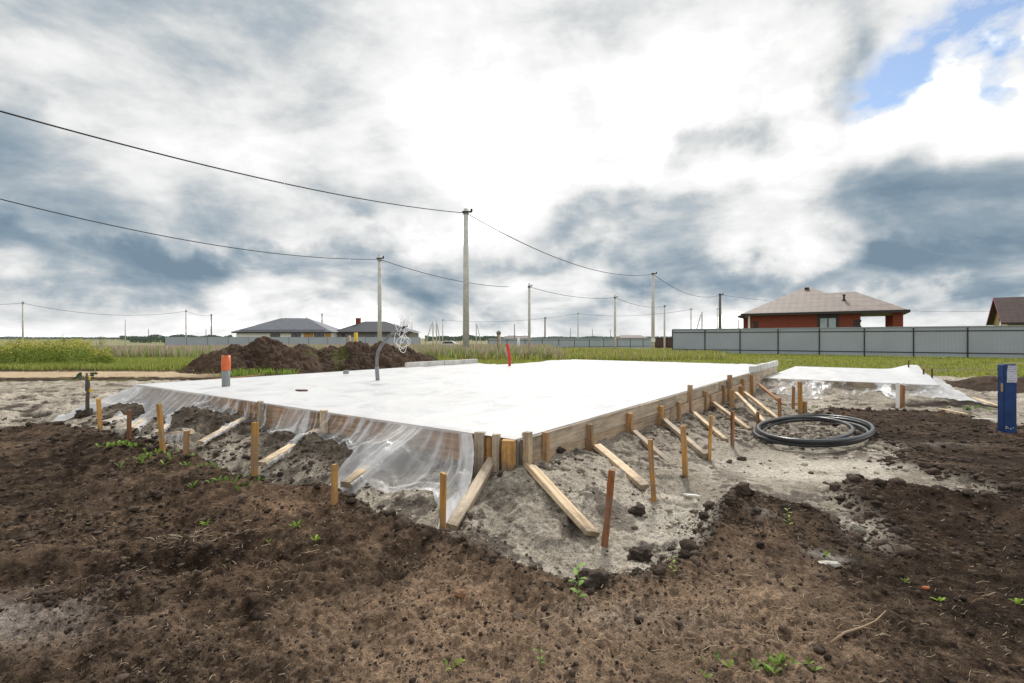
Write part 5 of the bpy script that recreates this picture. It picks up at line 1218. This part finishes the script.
# car
def car():
    D = 100; X = px_at(449, D)[0]; e = empty('car', (X, D, float(Bz(X, D)))); tag(e, 'small white car parked far off in the pink field', 'car')
    prof = [(-2.1, .35), (-2.15, .8), (-1.6, .95), (-.9, 1.45), (.7, 1.45), (1.4, 1.0), (2.1, .85), (2.15, .35)]
    m = MB(); n = len(prof); V = [(x, -.85, z) for x, z in prof]+[(x, .85, z) for x, z in prof]; m.add(V, [tuple(range(n)), tuple(range(2*n-1, n-1, -1))]+[(i, n+i, n+(i+1) % n, (i+1) % n) for i in range(n)]); m.build('body', M['car'], e)
    m = MB(); m.quad((-1.3, -.865, .98), (1.15, -.865, 1.0), (.65, -.865, 1.38), (-.85, -.865, 1.38)); m.build('window', M['glass'], e)
    for x in (-1.35, 1.35):
        m = MB(); m.tube([(x, -.88, .33), (x, -.66, .33)], .33, 16); m.build('wheel', M['black'], e)
car()

# ------------------------------------------------------------------ distant woods
def woods():
    V = []; C = []; T = []
    for px0, px1, D, hy, dens in ((60, 130, 900, 337.2, 1), (120, 232, 520, 334.6, 2.0), (130, 175, 260, 337, 1.0), (-400, 60, 1000, 337, 1), (425, 500, 420, 334.8, 1.6), (500, 760, 900, 336.5, 1), (760, 1500, 1100, 336.8, .6)):
        n = int(abs(px1-px0)*12*dens)
        for _ in range(n):
            px = random.uniform(px0, px1); X, Y = px_at(px, D*random.uniform(.93, 1.08)); top = zpx(hy, D); hgt = (top+1.1)*(.55+.55*float(vn(px*.09, 3.3, 7))); z = -1.1+hgt*random.random()**.7; s_ = D/F*random.uniform(.5, 1.3)
            b = len(V); d = Vector((random.gauss(0, 1), random.gauss(0, .5), random.gauss(0, .7))).normalized(); q = d.cross(Vector((0, 1, .2))).normalized(); p = Vector((X, Y, z))
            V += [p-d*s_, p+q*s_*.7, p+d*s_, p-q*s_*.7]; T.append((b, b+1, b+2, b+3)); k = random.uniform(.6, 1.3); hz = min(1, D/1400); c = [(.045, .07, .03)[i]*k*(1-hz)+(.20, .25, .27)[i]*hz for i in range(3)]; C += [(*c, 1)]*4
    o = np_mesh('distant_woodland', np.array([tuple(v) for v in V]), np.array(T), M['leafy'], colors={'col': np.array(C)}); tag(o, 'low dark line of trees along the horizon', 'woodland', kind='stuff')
woods()

# ------------------------------------------------------------------ SKY
def sky():
    w = bpy.data.worlds.new('World'); scene.world = w; w.use_nodes = True; t = w.node_tree; t.nodes.clear()
    n = N.__new__(N); n.t = t; n.out = n.n('ShaderNodeOutputWorld'); n.m = None
    el, rot = math.radians(46), math.radians(14)
    sk = n.n('ShaderNodeTexSky'); sk.sky_type = 'NISHITA'; sk.sun_disc = False; sk.sun_elevation = el; sk.sun_rotation = rot; sk.air_density = 1.0; sk.dust_density = .3
    tc = n.n('ShaderNodeTexCoord'); d = tc.outputs['Generated']
    sep = n.n('ShaderNodeSeparateXYZ'); n.l(d, sep.inputs[0]); zc = n.math('ADD', n.math('MAXIMUM', sep.outputs[2], 0), .30)
    cb = n.n('ShaderNodeCombineXYZ'); n.l(n.math('DIVIDE', sep.outputs[0], zc), cb.inputs[0]); n.l(n.math('DIVIDE', sep.outputs[1], zc), cb.inputs[1]); cb.inputs[2].default_value = 2.3
    pv = cb.outputs[0]
    mpd = n.n('ShaderNodeMapping'); mpd.inputs['Scale'].default_value = (1, 1, 2.4); n.l(d, mpd.inputs['Vector'])
    nA = n.noise(1.6, 9, .54, pv, .4); nB = n.noise(5.2, 10, .60, mpd.outputs[0], .15)
    # warped direction for the large clouds
    wn = n.n('ShaderNodeTexNoise'); wn.inputs['Scale'].default_value = 6.0; wn.inputs['Detail'].default_value = 8; wn.inputs['Roughness'].default_value = .52; n.l(d, wn.inputs['Vector'])
    ws = n.n('ShaderNodeVectorMath', operation='SUBTRACT'); n.l(wn.outputs['Color'], ws.inputs[0]); ws.inputs[1].default_value = (.5, .5, .5)
    wm = n.n('ShaderNodeVectorMath', operation='SCALE'); n.l(ws.outputs[0], wm.inputs[0]); wm.inputs['Scale'].default_value = .30
    wd = n.n('ShaderNodeVectorMath', operation='ADD'); n.l(d, wd.inputs[0]); n.l(wm.outputs[0], wd.inputs[1]); wdir = wd.outputs[0]
    def blob(px, py, rx, ry, amp, src=None):
        v = Vector(((px-512)/F, 1, (HY-py)/F)); L = v.length; v.normalize()
        s_ = n.n('ShaderNodeVectorMath', operation='SUBTRACT'); n.l(src or wdir, s_.inputs[0]); s_.inputs[1].default_value = v
        m_ = n.n('ShaderNodeVectorMath', operation='MULTIPLY'); n.l(s_.outputs[0], m_.inputs[0]); kx, ky = F*L/rx, F*L/ry; m_.inputs[1].default_value = (kx, kx*.7, ky)
        dt = n.n('ShaderNodeVectorMath', operation='DOT_PRODUCT'); n.l(m_.outputs[0], dt.inputs[0]); n.l(m_.outputs[0], dt.inputs[1])
        return n.math('MULTIPLY', n.math('POWER', 2.718, n.math('MULTIPLY', dt.outputs['Value'], -1)), amp)
    dens = n.math('MULTIPLY_ADD', nA, 2.0, -.72); dens = n.math('ADD', dens, n.math('MULTIPLY_ADD', nB, .95, -.49))
    blobs = [(170, 90, 230, 110, .17), (0, 170, 100, 70, .34), (820, 300, 260, 16, .22), (100, 20, 150, 50, .10), (60, 250, 180, 26, .30), (230, 190, 150, 40, .14), (390, 165, 90, 45, .22), (340, 268, 260, 24, .36), (190, 290, 180, 12, .16), (575, 125, 60, 38, .26), (590, 15, 70, 40, .24), (728, 147, 55, 22, .55), (925, 190, 115, 42, .34), (1010, 200, 60, 40, .16), (858, 75, 28, 40, .48),
        (640, 232, 95, 28, .46), (700, 275, 190, 20, .38), (600, 200, 45, 18, .28), (980, 275, 130, 20, .34), (870, 262, 130, 14, .2),
        (580, 80, 150, 80, -.27), (700, 60, 130, 70, -.24), (500, 180, 60, 60, -.3), (630, 150, 90, 60, -.34), (760, 220, 60, 40, -.3), (970, 110, 100, 36, -.34), (300, 120, 60, 35, -.10), (430, 322, 700, 12, -.10), (200, 240, 130, 12, -.22), (560, 255, 60, 14, -.25), (40, 60, 50, 30, -.25), (900, 300, 200, 10, -.15), (800, 120, 60, 60, -.3), (400, 225, 90, 14, -.22)]
    for b in blobs: dens = n.math('ADD', dens, blob(*b))
    cloud = n.ramp(dens, [(.0, (1.9, 1.88, 1.84)), (.10, (1.06, 1.06, 1.055)), (.28, (.92, .925, .925)), (.44, (.72, .745, .755)), (.60, (.49, .555, .605)), (.80, (.315, .40, .475)), (1.0, (.21, .30, .385))])
    r_ = cloud.node; r_.color_ramp.interpolation = 'LINEAR'
    skm = n.n('ShaderNodeVectorMath', operation='SCALE'); n.l(sk.outputs[0], skm.inputs[0]); skm.inputs['Scale'].default_value = 1.0
    hole = n.math('ADD', blob(978, 30, 78, 36, 1.25), blob(912, 78, 40, 26, .5)); hole = n.math('ADD', hole, n.math('MULTIPLY', n.math('MULTIPLY', n.math('ADD', nB, -.5), -4.0), n.math('MINIMUM', hole, 1)))
    hf = n.ramp(hole, [(.30, (0, 0, 0)), (.95, (1, 1, 1))])
    bc = n.n('ShaderNodeBackground'); n.l(cloud, bc.inputs[0]); bc.inputs[1].default_value = .93
    bs = n.n('ShaderNodeBackground'); n.l(sk.outputs[0], bs.inputs[0]); bs.inputs[1].default_value = .135
    mx = n.n('ShaderNodeMixShader'); n.l(hf, mx.inputs[0]); n.l(bc.outputs[0], mx.inputs[1]); n.l(bs.outputs[0], mx.inputs[2]); n.l(mx.outputs[0], n.out.inputs[0])
    L = bpy.data.lights.new('sun', 'SUN'); L.energy = 3.2; L.angle = math.radians(7); L.color = (1, .96, .90)
    o = bpy.data.objects.new('sun', L); COL.objects.link(o)
    sd = Vector((math.sin(rot)*math.cos(el), math.cos(rot)*math.cos(el), math.sin(el))); o.rotation_euler = (-sd).to_track_quat('-Z', 'Y').to_euler()
sky()
w = scene.world; w.cycles.sampling_method = 'MANUAL'; w.cycles.sample_map_resolution = 512

cam = bpy.data.cameras.new('camera'); co = bpy.data.objects.new('camera', cam); COL.objects.link(co); co.location = (0, 0, CAMZ); co.rotation_euler = (math.pi/2, 0, 0)
cam.sensor_width = 36; cam.lens = F/1024*36; cam.shift_y = -(HY-341.5)/1024*-1*1.0
cam.clip_end = 8000; cam.clip_start = .05; scene.camera = co
scene.view_settings.view_transform = 'Standard'; scene.view_settings.look = 'None'; scene.view_settings.exposure = 0
scene.cycles.use_denoising = True; scene.cycles.max_bounces = 5; scene.cycles.transparent_max_bounces = 24; scene.cycles.caustics_reflective = False; scene.cycles.caustics_refractive = False
